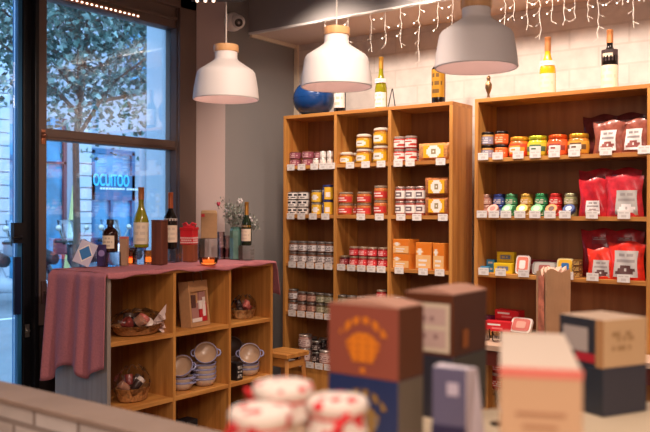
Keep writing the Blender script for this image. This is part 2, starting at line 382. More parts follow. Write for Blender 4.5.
# scooters
def scooter(y, rz, cols, label, x=-11.2):
    t = thing('scooter', label, 'scooter', (x, y, -.12), rz, 'scooters parked across the street')
    bm, am = cols
    for wx in (-.55, .6):
        MB().lathe([(.12, -.04), (.22, -.05), (.25, -.02), (.25, .02), (.22, .05), (.12, .04)], 20, 0, Matrix.Translation((wx, 0, .25)) @ Matrix.Rotation(pi/2, 4, 'X')).lathe([(.12, -.02), (.12, .02)], 12, 1, Matrix.Translation((wx, 0, .25)) @ Matrix.Rotation(pi/2, 4, 'X')).build('wheel', [mat('tyre', C('202226'), .8), silver], t)
    f = MB(); f.tube([(.55, 0, .52), (.42, 0, .72), (.32, 0, .95)], [.11, .13, .07], 10).tube([(.42, 0, .5), (.2, 0, .34), (-.1, 0, .34), (-.3, 0, .5), (-.72, 0, .66)], [.10, .11, .13, .19, .07], 10).tube([(.38, 0, .48), (.62, 0, .54), (.85, 0, .38)], [.03, .09, .05], 8)
    f.build('body', bm, t)
    MB().tube([(.0, 0, .70), (-.25, 0, .74), (-.6, 0, .76)], [.09, .13, .08], 10).build('seat', mat('black_vinyl', C('1c1c20'), .5), t)
    MB().tube([(.32, -.33, 1.0), (.36, -.1, .99), (.36, .1, .99), (.32, .33, 1.0)], .022).tube([(.36, 0, 1), (.6, 0, .3)], .03).build('handlebar', black_m, t)
    for s in (-1, 1):
        MB().tube([(.34, .2*s, 1.0), (.36, .3*s, 1.18)], .008, 6).sphere((.36, .31*s, 1.21), .06, 10, 6, 0, None, (.3, 1, .8)).build('mirror', silver, t)
    MB().sphere((.47, 0, .86), .08, 12, 8, 0, None, (.7, 1, 1)).build('headlight', mat('lamp_lens', C('eef2f6'), .1, emit=(.9, .95, 1), es=.6), t)
    MB().grid(lambda u, v: (.44-.12*v+.1*(abs(u-.5)*2)**2*-1, -.2+.4*u, .95+.38*v), 6, 4, None, True).build('windscreen', clear('screen_plastic', (.8, .88, .95), .05, .1), t, solid=.004)
    MB().box(-.98, -.66, -.17, .17, .72, 1.0).build('top_case', am, t, bevel=.04)
pc = {'w': mat('white_paintwork', C('c7ccd4'), .2), 'b': mat('blue_paintwork', C('2b3f63'), .2), 'r': mat('red_paintwork', C('8a3f48'), .25), 'k': mat('dark_paintwork', C('2a2c34'), .2), 'g': mat('silver_paintwork', C('8d98a6'), .25)}
def by(px): return onp(px, 260, 0, -11.2).y
for q, (rz, cc_, lb) in enumerate(((.15, 'wk', 'white scooter parked furthest left, seen through the door glass'), (.2, 'kg', 'dark scooter next to the white one, behind the door frame'),
        (.1, 'gr', 'silver scooter with dull red top case behind the window'), (.22, 'rb', 'dull red scooter with navy top case behind the window'),
        (.12, 'wb', 'white scooter with navy top case behind the cartons and window'), (.18, 'bw', 'navy scooter with white top case behind the wine bottles'))):
    scooter(by(6)+.86*q, rz, (pc[cc_[0]], pc[cc_[1]]), lb)

# ---------------------------------------------------------------- shelving units
YM = 4.149; DM = .25
LEV = [1.99, 1.655, 1.332, 1.012, .69, .365]     # top, then upper face of each shelf
TB = .022
def tall_unit(label, x0, x1, divs):
    t = thing('shelving_unit', label, 'shelving unit', ((x0+x1)/2, YM, 0)); ox = (x0+x1)/2
    for x in (x0, x1-TB): MB().box(x-ox, x-ox+TB, 0, DM, 0, 1.99-TB).build('side_panel', wZ, t, bevel=.0015)
    MB().box(x0-ox, x1-ox, 0, DM, 1.99-TB, 1.99).build('top_panel', wX, t, bevel=.0015)
    xs = [x0+TB]
    for d in divs:
        MB().box(d-ox, d-ox+TB, 0.001, DM, 0.02, 1.99-TB).build('divider', wZ, t, bevel=.0015); xs += [d, d+TB]
    xs.append(x1-TB)
    for i in range(0, len(xs), 2):
        for z in LEV[1:]: MB().box(xs[i]-ox, xs[i+1]-ox, .002, DM-.012, z-TB, z).build('shelf', wX, t, bevel=.001)
        MB().box(xs[i]-ox+.002, xs[i+1]-ox-.002, .004, .022, .02, LEV[-1]-TB-.004).build('door', wZ, t, bevel=.002)
    MB().box(x0-ox+TB, x1-ox-TB, DM-.010, DM, 0.02, 1.99-TB).build('back_panel', wBack, t)
    return t
def sx(px, y=YM): return onp(px, 205, 1, y).x
MX0, MX1 = -3.472, -2.208; MD = [sx(333.5), sx(387.5)]
tall_unit('tall oak shelving unit in three bays full of jars beside the grey wall', MX0, MX1, MD)
RX0, RX1 = sx(474.3), sx(647)+.02
tall_unit('tall oak shelving unit with one wide bay of jars, tins and red bags', RX0, RX1, [])

# left unit, front faces +X
LX, LY0, LY1, LZ, LD = -3.259, 2.546, 3.80, 1.040, .43
t = thing('low_shelving_unit', 'low oak shelving unit of open cubes under the pink cloth by the window', 'shelving unit', (LX, LY0, 0))
LR = [.696, .350, .022]
MB().box(-LD, 0, 0, TB, 0, LZ-TB).build('side_panel', wood('oak_in_cool_light', 2, C('857a72'), C('a0968c')), t, bevel=.0015)  # oak panel greyed: cool daylight from the door put into its colour
MB().box(-LD, 0, LY1-LY0-TB, LY1-LY0, 0, LZ-TB).build('side_panel', wZ, t, bevel=.0015)
MB().box(-LD, 0, 0, LY1-LY0, LZ-TB, LZ).build('top_panel', wY, t, bevel=.0015)
LDV = [onp(p, 300, 0, LX).y-LY0 for p in (173.5, 229)]
ys = [TB]
for d in LDV: MB().box(-LD, -.001, d, d+TB*.9, .02, LZ-TB).build('divider', wZ, t, bevel=.0015); ys += [d, d+TB*.9]
ys.append(LY1-LY0-TB)
for i in (0, 2, 4):
    for z in LR: MB().box(-LD+.01, -.002, ys[i], ys[i+1], z-TB, z).build('shelf', wY, t, bevel=.001)
MB().box(-LD, -LD+.008, .10, LY1-LY0-TB, .02, LZ-TB).build('back_panel', wBack, t)

# tablecloth: one draped sheet
cloth_m = mat('mauve_linen', C('b46e74'), .9, noise=.10, nscale=120, bump=.3)
def cloth():
    f = MB(); zt = LZ+.003
    x0, x1, y0, y1 = LX-LD-.01, LX+.012, LY0-.012, LY1+.012
    def top(u, v):
        x = x0+(x1-x0)*u; y = y0+(y1-y0)*v
        return (x, y, zt+.0015+.0015*sin(23*x+9*y)+.0012*sin(40*y))
    f.grid(top, 24, 60, None, True)
    def front(u, v):     # short overhang in front, slightly crumpled, curving over
        y = y0+(y1-y0)*u; d = .014+.013*(.5+.5*sin(11*u+1))+.006*sin(31*u)
        return (x1+.005*sin(pi*v*.5)+.002*sin(60*y)*v, y, zt+.0015-d*v)
    f.grid(front, 60, 3, None, True, None, True)
    def left(u, v):      # long drop over the near end
        x = x0+(x1-x0)*u; L = .486+.06*(1-u)**3+.022*sin(9*u+1.5)+.024*max(0, sin(3.5*u*pi+.4))
        amp = (.010+.019*v)*(1-.5*u)
        fold = sin(17*u*1.3+1.0+.6*v)*.6+sin(31*u+2)*.25
        y = y0-.006-.006*v-amp*(fold+.8)
        return (x-(.02*v*(1-u)**2), min(y, y0-.004) if v > .02 else y0, zt-L*v)
    f.grid(left, 64, 22, None, True)
    def back(u, v):
        y = y0+(y1-y0)*u; return (x0-.012*min(1, 4*v)-.012*v*(1+sin(23*u)), y, zt-.30*v)
    f.grid(back, 50, 8, None, True)
    def right(u, v):
        x = x0+(x1-x0)*u; return (x+.01*v*u, y1+.010*min(1, 4*v)+.014*v*(1+sin(15*u)), zt-(.12+.09*u)*v)
    f.grid(right, 40, 8, None, True, None, True)
    o = f.build('tablecloth', cloth_m, solid=.0025)
    return tag(o, 'dusty pink linen cloth draped over the low shelving unit', 'tablecloth')
cloth()
LT = LZ+.0075     # upper face of the cloth
KS = 1.2          # size of the things in and on the low unit

# ---------------------------------------------------------------- product builders (each returns an untagged Empty with parts)
def E(name):
    o = bpy.data.objects.new(name, None); COL.objects.link(o); o.empty_display_size = .03; return o
def cm(h, rough=.45, metal=0): return mat('tint_'+h+('_m' if metal else '')+('_g' if rough < .3 else ''), C(h), rough, metal)
BAND = ['0000000000000', '0000110110000', '0000000000000', '0011101110100', '0000000000000', '0000111110000', '0000000000000']
OVAL = ['0000000000000', '0000111110000', '0011222221100', '0011211221100', '0011222221100', '0000111110000', '0000000000000']
def jar(r, h, body, lid, label, inkc='2c2826', rows=BAND, lz=(.18, .78), lidh=.16, glass=False, belly=0.):
    o = E('jar'); H_ = h*(1-lidh)
    prof = [(r*.86, 0), (r*.97, h*.03), (r*(1+belly*.5), h*.2), (r*(1+belly), H_*.5), (r*(1+belly*.5), H_*.8), (r*.97, H_*.95), (r*.88, H_)]
    MB().lathe(prof, 20).build('body', cm(body, .15), o)
    lr = r*.95
    MB().lathe([(lr, 0), (lr*1.02, .002), (lr*1.02, h*lidh*.8), (lr*.95, h*lidh), (lr*.8, h*lidh*.93)], 20).build('lid', cm(lid, .3, .6), o, (0, 0, H_))
    if label:
        ms = [cm(label, .6), cm(inkc, .6), white_m]
        f = MB(); w, hh, fn = pat(rows); z0, z1 = H_*lz[0], H_*lz[1]
        def rad(z):
            z = z/H_; return (r*(1+belly*sin(pi*min(1, max(0, z)))))*1.012+.0004
        f.grid(lambda u, v: (rad(z0+(z1-z0)*v)*sin(-1.5+3*u), -rad(z0+(z1-z0)*v)*cos(-1.5+3*u), z0+(z1-z0)*v), w, hh, fn, True)
        f.build('label', ms, o)
    return o
def can(r, h, body, label, inkc, lid='b8b4ac', rows=BAND): return jar(r, h, body, lid, label, inkc, rows, (.08, .95), .09)
def clipjar(r, h):      # preserving jar with glass lid, wire clip and yellow label with a white disc
    o = E('clip_jar')
    MB().lathe([(r*.85, 0), (r, .006), (r, h*.66), (r*.86, h*.78)], 20).build('body', cm('b9822c', .12), o)
    MB().lathe([(r*.90, 0), (r*.98, .004), (r*.98, .014), (r*.7, .02), (.001, .022)], 20).build('lid', cm('d8d2c4', .1), o, (0, 0, h*.80))
    MB().lathe([(r*.93, 0), (r*.96, .002), (r*.93, .004)], 20).build('seal', cm('e07a28'), o, (0, 0, h*.775))
    f = MB(); arc_label(f, ['00000000000', '00011111000', '00111111100', '00112221100', '00111111100', '00011111000', '00000000000'], r*1.012, h*.10, h*.62, 1.3)
    f.build('label', [cm('e8b41c', .5), white_m, cm('8a7a4a')], o)
    f = MB(); f.tube([(-r*.9, -.01, h*.5), (-r*1.1, -.014, h*.75), (-r*.8, -.01, h*.93)], .0018, 5); f.tube([(r*.9, -.01, h*.5), (r*1.12, -.014, h*.75), (r*.6, -.012, h*.93)], .0018, 5)
    f.build('wire_clip', silver, o)
    return o
def packet(w, d, h, body, label, disc):    # flat clear biscuit packet with yellow label
    o = E('biscuit_packet')
    f = MB(); rnd = random.Random(5)
    nx, nz = 12, 6
    def sh(u, v, s):
        e = min(1, min(u, 1-u)*7, min(v, 1-v)*5); return (-w/2+w*u, s*(d/2*e**.5+.002*sin(40*u+9*v)), h*v)
    f.grid(lambda u, v: sh(u, v, -1), nx, nz, None, True).grid(lambda u, v: sh(u, v, 1), nx, nz, None, True, None, True)
    f.build('bag', mat('biscuits_'+body, C(body), .3, noise=.35, nscale=90), o)
    f = MB(); flat_label(f, ['0000111110000', '0001111111000', '0011122211100', '0011121211100', '0011122211100', '0001111111000', '0000111110000'], -w*.30, w*.32, h*.16, h*.84, -d/2-.002)
    f.build('label', [cm(label, .5), cm(disc, .5), cm('9a8a60')], o)
    return o
def carton(w, d, h, col, rows, mats, side=None):
    o = E('carton'); f = MB().box(-w/2, w/2, -d/2, d/2, 0, h); f.build('box', cm(col, .45), o, bevel=.0012)
    f = MB(); flat_label(f, rows, -w*.46, w*.46, h*.06, h*.94, -d/2-.0012); f.build('print', mats, o)
    return o
def standbag(w, h, d, body, label, pic, lab=(.22, .62, .08, .58), gloss=.25):   # pouch standing upright, pinched at top
    o = E('pouch'); f = MB()
    def sh(u, v, s):
        bul = sin(pi*min(1, max(0, u)))**.5*(1-v)**.55*(1 if v > .04 else .8)
        ww = w*(1-.10*sin(pi*v)+.02*sin(9*v)); return (-ww/2+ww*u, s*(d/2*bul+.0012)+.004*sin(11*u+7*v)*(v > .1), h*v+.008*sin(8*u+3)*(v > .9))
    f.grid(lambda u, v: sh(u, v, -1), 14, 14, None, True).grid(lambda u, v: sh(u, v, 1), 14, 14, None, True, None, True)
    f.build('bag', mat('pouch_'+body, C(body), gloss, noise=.35, nscale=25), o)
    x0, x1, z0, z1 = lab; f = MB()
    rows = ['00000000000', '00111011100', '00000000000', '01111111110', '00000000000', '00022222000', '00222022220', '02222222200', '00000000000']
    W_, H__, fn = pat(rows)
    def lp(u, v):
        U = x0+(x1-x0)*u; V = z0+(z1-z0)*v; p = sh(U, V, -1); return (p[0], p[1]-.003, p[2])
    f.grid(lp, W_, H__, fn, True); f.build('label', [cm(label, .5), cm('968e8c'), cm(pic)], o)
    return o
def tin(w, h, d, body, rim, pic, lean=.25):   # rounded sardine-style tin standing on its long edge, leaning back
    o = E('tin'); f = MB(); n = 40; k = 10
    def rr(a, s):      # rounded rectangle
        c_, s_ = cos(a), sin(a); e = .35
        return (math.copysign(abs(c_)**e, c_)*w/2*s, math.copysign(abs(s_)**e, s_)*h/2*s)
    T = Matrix.Rotation(-lean, 4, 'X')
    def ring(y, s): return [T @ Vector((rr(2*pi*i/n, s)[0], y, rr(2*pi*i/n, s)[1]+h/2)) for i in range(n)]
    def shell(levels, mi):
        vs = []; 
        for y, s in levels: vs += ring(y, s)
        fs = []
        for q in range(len(levels)-1):
            for i in range(n): fs.append((q*n+i, q*n+(i+1) % n, (q+1)*n+(i+1) % n, (q+1)*n+i))
        fs.append(list(range(n))); fs.append([(len(levels)-1)*n+i for i in range(n)][::-1])
        return vs, fs
    v_, f_ = shell([(-d/2, .9), (-d/2-.002, .98), (-d/2+.003, 1), (d/2-.004, .95), (d/2, .85)], 0); f.add(v_, f_, 0, True)
    f.build('can', cm(rim, .35), o)
    f = MB(); v_, f_ = shell([(-d/2-.0035, .80), (-d/2-.001, .82)], 0); f.add(v_, f_, 0); f.build('print', cm(body, .4), o)
    f = MB(); v_, f_ = shell([(-d/2-.005, .45), (-d/2-.001, .46)], 0); f.add(v_, f_, 0); f.build('picture', cm(pic, .4), o)
    return o
def roundtin(r, h, side, top, ringc, lean=1.1):    # shallow round tin leaning to show its lid
    o = E('round_tin'); T = Matrix.Translation((0, 0, r*sin(lean)+.002)) @ Matrix.Rotation(lean, 4, 'X')
    MB().lathe([(r*.95, 0), (r, .003), (r, h-.003), (r*.96, h)], 24, 0, T).build('can', cm(side, .4), o)
    MB().lathe([(r*.9, h), (r*.9, h+.001)], 24, 0, T).build('lid', cm(top, .4), o)
    MB().lathe([(r*.5, h+.001), (r*.5, h+.002)], 20, 0, T).build('picture', cm(ringc, .4), o)
    return o
def pricecard(w=.062, h=.036):
    f = MB(); rows = ['0000000000', '0111110000', '0000000000', '0111011010', '0000000000']
    f.box(-w/2, w/2, -.0015, .0005, -h, .004)
    flat_label(f, ['0000000000', '0111101110', '0000000000', '0001111000', '0001111000', '0000000000'], -w/2, w/2, -h, .004, -.0018)
    return f.build('price_card', [white_m, mat('faint_ink', C('d2cbc6'), .6)])

ORD = ['first', 'second', 'third', 'fourth', 'fifth', 'sixth', 'seventh', 'eighth', 'ninth', 'tenth', 'eleventh', 'twelfth']
ROWN = ['top of unit', 'top shelf', 'second shelf', 'third shelf', 'fourth shelf', 'fifth shelf']
PROTO = {}
def stock(key, maker, x, y, z, rz, name, cat, label, group, sc=1.):
    if key not in PROTO: PROTO[key] = (maker(), [0])
    p, used = PROTO[key]
    o = p if used[0] == 0 else copy_tree(p); used[0] += 1
    o.name = name
    if o.type == 'EMPTY' or True: o.location = (x, y, z); o.rotation_euler = (0, 0, rz); o.scale = (sc, sc, sc)
    return tag(o, label, cat, group)
USED = {}
def row(unit, bay, lev, items):
    """items: (px, key, maker, height, count, name, cat, description, group, depth, rz)"""
    n = len(items)
    for i, it in enumerate(items):
        px, key, mk, h, cnt, name, cat, desc, grp = it[:9]; dep = it[9] if len(it) > 9 else .06; rz = it[10] if len(it) > 10 else 0
        x = sx(px, YM+dep)
        for q in range(cnt):
            lvl = '' if cnt == 1 else (['lower', 'upper'] if cnt == 2 else ['bottom', 'middle', 'top'])[q]+' '
            back = 'behind, ' if dep > .12 else ''
            lab = f"{lvl}{desc}, {back}{ORD[i]} in {bay}, {ROWN[lev]} of {unit}"
            stock(key, mk, x+random.uniform(-.001, .001), YM+dep, LEV[lev]+q*(h+.0006)+.0004, rz+random.uniform(-.12, .12), name, cat, lab.replace('  ', ' '), grp)
A, B_, Cc = 'left bay', 'middle bay', 'right bay'
UM = 'jar unit'; UR = 'wide unit'
# --- jar unit, top shelf
ptin = ('purple_tin', lambda: can(.040, .047, '8a4a55', '8f4a5a', 'd8b0b0', 'c08f72'), .047, 'tin', 'tin', 'purple tin', 'purple tins on the top shelf')
def P_(px, spec, n, dep=.06, rz=0): return (px, spec[0], spec[1], spec[2], n, *spec[3:], dep, rz)
wpot = ('white_pot', lambda: jar(.021, .044, 'e6e0da', 'efeae4', 'efeae4', 'b8a8a0', BAND, (.2, .7), .2), .044, 'pot', 'pot', 'white pot', 'white pots on the top shelf')
row(UM, A, 1, [P_(295.5, ptin, 2), P_(308, ptin, 2), P_(320, ptin, 2, .13), P_(316, wpot, 1, .035), P_(323, wpot, 2, .035), P_(330, wpot, 2, .045)])
cjs = ('clip_jar_s', lambda: clipjar(.046, .070), .070, 'clip_jar', 'jar', 'small yellow-labelled clip jar', 'yellow-labelled clip jars')
cjl = ('clip_jar_l', lambda: clipjar(.050, .090), .090, 'clip_jar', 'jar', 'yellow-labelled clip jar', 'yellow-labelled clip jars')
cjt = ('clip_jar_t', lambda: clipjar(.048, .108), .108, 'clip_jar', 'jar', 'tall yellow-labelled clip jar', 'yellow-labelled clip jars')
row(UM, B_, 1, [P_(347, cjs, 1), P_(364, cjl, 2, .05), P_(381, cjt, 2, .05), P_(355, cjs, 1, .15), P_(372, cjl, 1, .16)])
wj = ('white_red_jar', lambda: jar(.037, .076, 'b63a34', 'c9bcb0', 'ece4dc', 'c2372c', ['00000000000', '00011111000', '00000000000', '00000001111', '00000011111', '00000000000'], (.16, .84), .17), .076, 'jar', 'jar', 'white-labelled red jar', 'white-labelled red jars')
dj = ('dark_lid_jar', lambda: jar(.034, .085, '8a5040', '2c2224', 'e0d4c8', '2c2826'), .085, 'jar', 'jar', 'black-lidded jar', 'black-lidded jars behind the biscuit packet')
pk = ('biscuit_packet', lambda: packet(.215, .05, .103, 'c68a52', 'e9b11d', 'f1ece2'), .103, 'biscuit_packet', 'biscuits', 'biscuit packet with yellow label', 'biscuit packets with yellow labels')
row(UM, Cc, 1, [P_(399.5, wj, 2, .05), P_(411, wj, 2, .05), P_(421, dj, 1, .17), P_(431, dj, 1, .17), P_(435, pk, 1, .04)])
# second shelf
wc = ('white_can', lambda: can(.040, .050, 'cfc8c0', 'e2dcd6', '2a2830', '8f8c88', ['00000000000', '01101110110', '01101110110', '00000000000', '00111011100', '00000000000']), .050, 'tin', 'tin', 'white tin with black lettering', 'white tins with black lettering')
bj = ('blue_yellow_jar', lambda: jar(.036, .080, 'c79a3c', 'b8b4ac', 'e6b62a', '2b3f8c', ['11100000000', '11100222000', '11102222200', '11100222000', '11100000000'], (.06, .9), .15), .080, 'jar', 'jar', 'blue and yellow jar', 'blue and yellow jars')
bt = ('blue_yellow_box', lambda: jar(.036, .096, 'c79a3c', '3a4f9c', 'e6b62a', '2b3f8c', ['11111000000', '11221000000', '12211022200', '11111022200', '11111000000'], (.04, .95), .13), .096, 'jar', 'jar', 'tall blue and yellow jar', 'blue and yellow jars')
row(UM, A, 2, [P_(293, wc, 3), P_(303.5, wc, 3), P_(317, bj, 2, .05), P_(328, bt, 2, .05)])
rj = ('red_label_jar', lambda: jar(.047, .072, 'c0703c', 'c9b8a0', 'c8322c', 'f0d8d0', ['00000000000', '00111110000', '00000000000', '00011111000', '00000000000'], (.16, .74), .16), .072, 'jar', 'jar', 'red-labelled jar', 'red-labelled jars on the second shelf')
rt = ('red_label_jar_t', lambda: jar(.043, .090, 'c0703c', 'c9b8a0', 'c8322c', 'f0d8d0', ['00000000000', '00111110000', '00000000000', '00011111000', '00000000000'], (.2, .72), .14), .090, 'jar', 'jar', 'tall red-labelled jar', 'red-labelled jars on the second shelf')
row(UM, B_, 2, [P_(346, rj, 2, .05), P_(364.5, rj, 2, .05), P_(381, rt, 2, .05), P_(356, rj, 1, .16)])
sj = ('small_white_jar', lambda: jar(.033, .086, '9c4a40', 'b09a90', 'ece6e0', '6a5a60', ['00000000000', '00011111000', '00010001000', '00011111000', '00000000000'], (.2, .84), .14), .086, 'jar', 'jar', 'small jar with white label', 'small white-labelled jars')
row(UM, Cc, 2, [P_(400.5, sj, 2, .05), P_(411, sj, 2, .05), P_(421, sj, 2, .055)])
pk2 = ('biscuit_packet2', lambda: packet(.165, .05, .112, 'a8683c', 'e9b11d', 'f1ece2'), .112, 'biscuit_packet', 'biscuits', 'biscuit packet with yellow label', 'biscuit packets with yellow labels')
row(UM, 'right end', 2, [P_(438, pk2, 2, .045)])
# third shelf
lj = ('pale_label_jar', lambda: jar(.035, .072, '6e4a3a', '8f8c88', 'd9d3d2', '4a4448'), .072, 'jar', 'jar', 'squat pale-labelled jar', 'squat pale-labelled jars')
row(UM, A, 3, [P_(p, lj, 2, .05) for p in (294.5, 303.5, 313, 322.5, 330.5)])
rr_ = ('small_red_jar', lambda: jar(.032, .060, '8c2a28', 'c9b8a0', 'd0343c', 'f0c8c8', BAND, (.15, .8), .16), .060, 'jar', 'jar', 'little red-labelled jar', 'little red-labelled jars on the third shelf')
rd = ('dark_red_jar', lambda: jar(.032, .060, '4a2024', 'a89880', '8a2a34', 'e0b8b8', BAND, (.15, .8), .16), .060, 'jar', 'jar', 'little dark red jar', 'little red-labelled jars on the third shelf')
row(UM, B_, 3, [P_(345, rd, 1, .05), P_(354.5, rr_, 2, .05), P_(363.8, rr_, 2, .05), P_(373, rr_, 2, .05), P_(383.5, rr_, 2, .05)])
ORG = ['000000000000', '000000000000', '012210000000', '122221000000', '012210000000', '111111111111', '111111111111', '112222222111', '111111111111', '112222221111', '111111111111']
def obox(w, h): return lambda: carton(w, .10, h, 'd9802c', ORG, [cm('e07a1c', .5), cm('eeb876', .5), cm('efe6dc', .5)])
ob1 = ('orange_carton_w', obox(.125, .088), .088, 'carton', 'box', 'wide orange carton', 'orange cartons on the third shelf')
ob2 = ('orange_carton_t', obox(.105, .160), .160, 'carton', 'box', 'tall orange carton', 'orange cartons on the third shelf')
ob3 = ('orange_carton_n', obox(.078, .158), .158, 'carton', 'box', 'narrow orange carton', 'orange cartons on the third shelf')
row(UM, Cc, 3, [P_(406, ob1, 2, .06), P_(427.5, ob2, 1, .06), P_(443.5, ob3, 1, .06)])
# fourth and fifth shelf
mj = ('brown_label_jar', lambda: jar(.034, .066, '5a3a30', '8f8c88', 'c49a88', '6a3a38'), .066, 'jar', 'jar', 'jar with brown label', 'squat jars on the fourth shelf')
mg = ('green_label_jar', lambda: jar(.034, .066, '5a4a30', '8f8c88', 'b8b49a', '4a5a3a'), .066, 'jar', 'jar', 'jar with greenish label', 'squat jars on the fourth shelf')
row(UM, A, 4, [P_(294, lj, 2, .05), P_(303, mj, 2, .05), P_(312.5, mj, 2, .05), P_(321.5, mg, 2, .05), P_(330, mg, 2, .05)])
row(UM, B_, 4, [P_(p, mg, 2, .05) for p in (343, 352.5, 362, 371.5)]+[P_(382, rr_, 3, .05)])
row(UM, Cc, 4, [P_(p, lj, 2, .05) for p in (399, 409, 419, 429, 440)])
pbx = ('pink_jar', lambda: jar(.046, .088, 'b08a80', 'd8ccc4', 'e0c8c0', '8a5a58'), .088, 'jar', 'jar', 'pink-labelled jar', 'jars on the fifth shelf')
dbx = ('dark_jar', lambda: jar(.034, .072, '2a1c1c', '9a9894', '3a2a2a', 'c8b8b0'), .072, 'jar', 'jar', 'dark jar with silver lid', 'jars on the fifth shelf')
row(UM, A, 5, [P_(295, dbx, 1, .05), P_(306, pbx, 2, .05), P_(317.5, dbx, 2, .05), P_(327, pbx, 1, .06), P_(313, dbx, 2, .15), P_(324, dbx, 2, .16)])
row(UM, B_, 5, [P_(p, dbx, 2, .05) for p in (345, 356, 367, 378)])

# --- wide unit
gb = ('grey_blue_jar', lambda: jar(.036, .074, 'b98c4c', '2c2422', '9a9cb4', 'e0dce0', BAND, (.1, .8), .2), .074, 'jar', 'jar', 'grey-blue labelled jar', 'small jars on the top shelf of the wide unit')
og = ('orange_jar', lambda: jar(.038, .074, 'e0682c', '2c2422', 'e8662c', 'f2c8a0', BAND, (.1, .8), .2), .074, 'jar', 'jar', 'orange-labelled jar', 'small jars on the top shelf of the wide unit')
def bjar(c, l, lb, i_): return lambda: jar(.051, .112, c, l, lb, i_, OVAL, (.1, .8), .2, belly=.12)
row(UR, 'wide bay', 1, [P_(487.5, gb, 2), P_(501.5, og, 2), P_(519, ('bellied_a', bjar('d8682c', 'e09a2c', 'd8401c', 'f0a030'), .105, 'jar', 'jar', 'big red-orange jar with orange lid', 'bellied jars'), 1, .07),
   P_(537.5, ('bellied_b', bjar('b8b82c', 'b8c02c', 'c8c030', '4a6a4a'), .105, 'jar', 'jar', 'big yellow-green jar', 'bellied jars'), 1, .07),
   P_(557.5, ('bellied_c', bjar('e0582c', 'e0541c', 'e8602c', '9a3a2c'), .105, 'jar', 'jar', 'big orange-red jar', 'bellied jars'), 1, .07),
   P_(578.5, ('bellied_d', bjar('b8742c', 'e0a02c', 'd89a2c', '6a4a2c'), .108, 'jar', 'jar', 'big brown and yellow jar', 'bellied jars'), 1, .07)])
bb1 = ('nut_bag', lambda: standbag(.17, .165, .07, '8a4a3c', 'e0d5d0', '8a4a44', (.25, .78, .08, .72)), .16, 'pouch', 'bag', 'white-labelled bag of pink-brown sweets', 'bags of sweets')
bb2 = ('dark_bag', lambda: standbag(.19, .215, .06, '5a2424', '7a3a34', '4a2424', (.3, .7, .7, .85)), .2, 'pouch', 'bag', 'dark red-brown bag', 'bags of sweets')
row(UR, 'wide bay right', 1, [P_(609, bb1, 1, .045, 0), P_(634.5, bb1, 1, .045, 0), P_(626, bb2, 1, .185), P_(600, bb2, 1, .185)])
def tjar(c, l): return lambda: jar(.035, .061, c, l, c, 'e8dccc', BAND, (.1, .8), .3)
TJ = [('tj_pink', 'pink', 'c89080', 'd0a898'), ('tj_blue', 'blue', '4a5a9c', '3a4a94'), ('tj_green', 'green', '3c8a5c', '5aa070'), ('tj_yellow', 'yellow', 'c89838', 'd8ac50'), ('tj_green2', 'deep green', '2f8a54', '3f9a60'), ('tj_red', 'red', 'c83030', 'd83a34'), ('tj_pale', 'pale green', 'a8a878', 'b8b890')]
its = []
for k_, (px) in enumerate((486.5, 499.5, 511.5, 527, 541.5, 556, 571)):
    q = TJ[k_]; its.append(P_(px, (q[0], tjar(q[2], q[3]), .061, 'jar', 'jar', q[1]+' jar', 'little coloured jars'), 2, .11))
row(UR, 'back line', 2, its)
RT_ = [('rt_pink', 'pink', 'c08478', 'd8a090', 'b86a60'), ('rt_green', 'green', '2f8a54', '7ab48a', 'e0e0c0'), ('rt_yellow', 'yellow', 'b8842c', 'e8c050', 'd8dcd0'), ('rt_green2', 'bright green', '2f9a54', '7ac088', 'd8e0b0'), ('rt_orange', 'orange-red', 'b8402c', 'e0904c', '5a3a2c'), ('rt_navy', 'navy', '1f3a6c', '24407c', 'c0c8d0')]
its = []
for k_, px in enumerate((494, 508.5, 523, 537.5, 552, 570)):
    q = RT_[k_]; its.append((px, q[0], (lambda q=q: roundtin(.033, .022, q[2], q[3], q[4], .85)), .07, 1, 'round_tin', 'tin', q[1]+' round tin', 'round tins leaning on the second shelf', .035, 0))
row(UR, 'front line', 2, its)
rb1 = ('red_bag', lambda: standbag(.16, .195, .07, 'b4202c', 'dfd8d6', '9a8a88', (.28, .75, .04, .42)), .2, 'pouch', 'bag', 'red bag with white label', 'red bags on the second shelf')
rb2 = ('red_bag_grey', lambda: standbag(.19, .215, .08, 'b82c38', 'b0aca8', 'e4dedc', (.3, .88, .04, .62)), .2, 'pouch', 'bag', 'red bag with large grey label', 'red bags on the second shelf')
rb3 = ('red_bag_back', lambda: standbag(.2, .25, .06, 'a01c24', '8a1820', '8a1820', (.3, .7, .7, .85)), .2, 'pouch', 'bag', 'plain dark red bag', 'red bags standing behind')
row(UR, 'right part', 2, [P_(594, rb1, 1, .045), P_(624.5, rb2, 1, .05), P_(598, rb3, 1, .185), P_(623, rb3, 1, .185)])
BRX = ['00000000000', '00111111100', '01222222210', '01211212210', '01222222210', '00111111100', '00000000000']
sb = ('sky_box', lambda: carton(.05, .03, .035, '3a94c8', ['00000', '01110', '00000'], [cm('4aa0d0'), white_m]), .035, 'carton', 'box', 'small blue box', 'little cartons on the third shelf')
yb = ('yellow_box', lambda: carton(.105, .03, .058, 'e8c81c', BRX, [cm('ecc81c'), cm('d8b838'), cm('6a7aa0')]), .058, 'carton', 'box', 'yellow sardine carton', 'little cartons on the third shelf')
row(UR, 'left part', 3, [P_(485, sb, 1, .05), P_(492, sb, 2, .12), P_(504, yb, 1, .04), P_(507, yb, 2, .12)])
t1 = ('white_red_tin', lambda: tin(.082, .105, .022, 'e0806c', 'ece4e0', 'f4ece8', .2), .1, 'tin', 'tin', 'upright white-rimmed tin with pink front', 'tins leaning on the third shelf')
t2 = ('grey_tin', lambda: tin(.135, .075, .024, 'b0aaa4', '8a8682', 'a05a54', .3), .1, 'tin', 'tin', 'wide grey tin', 'tins leaning on the third shelf')
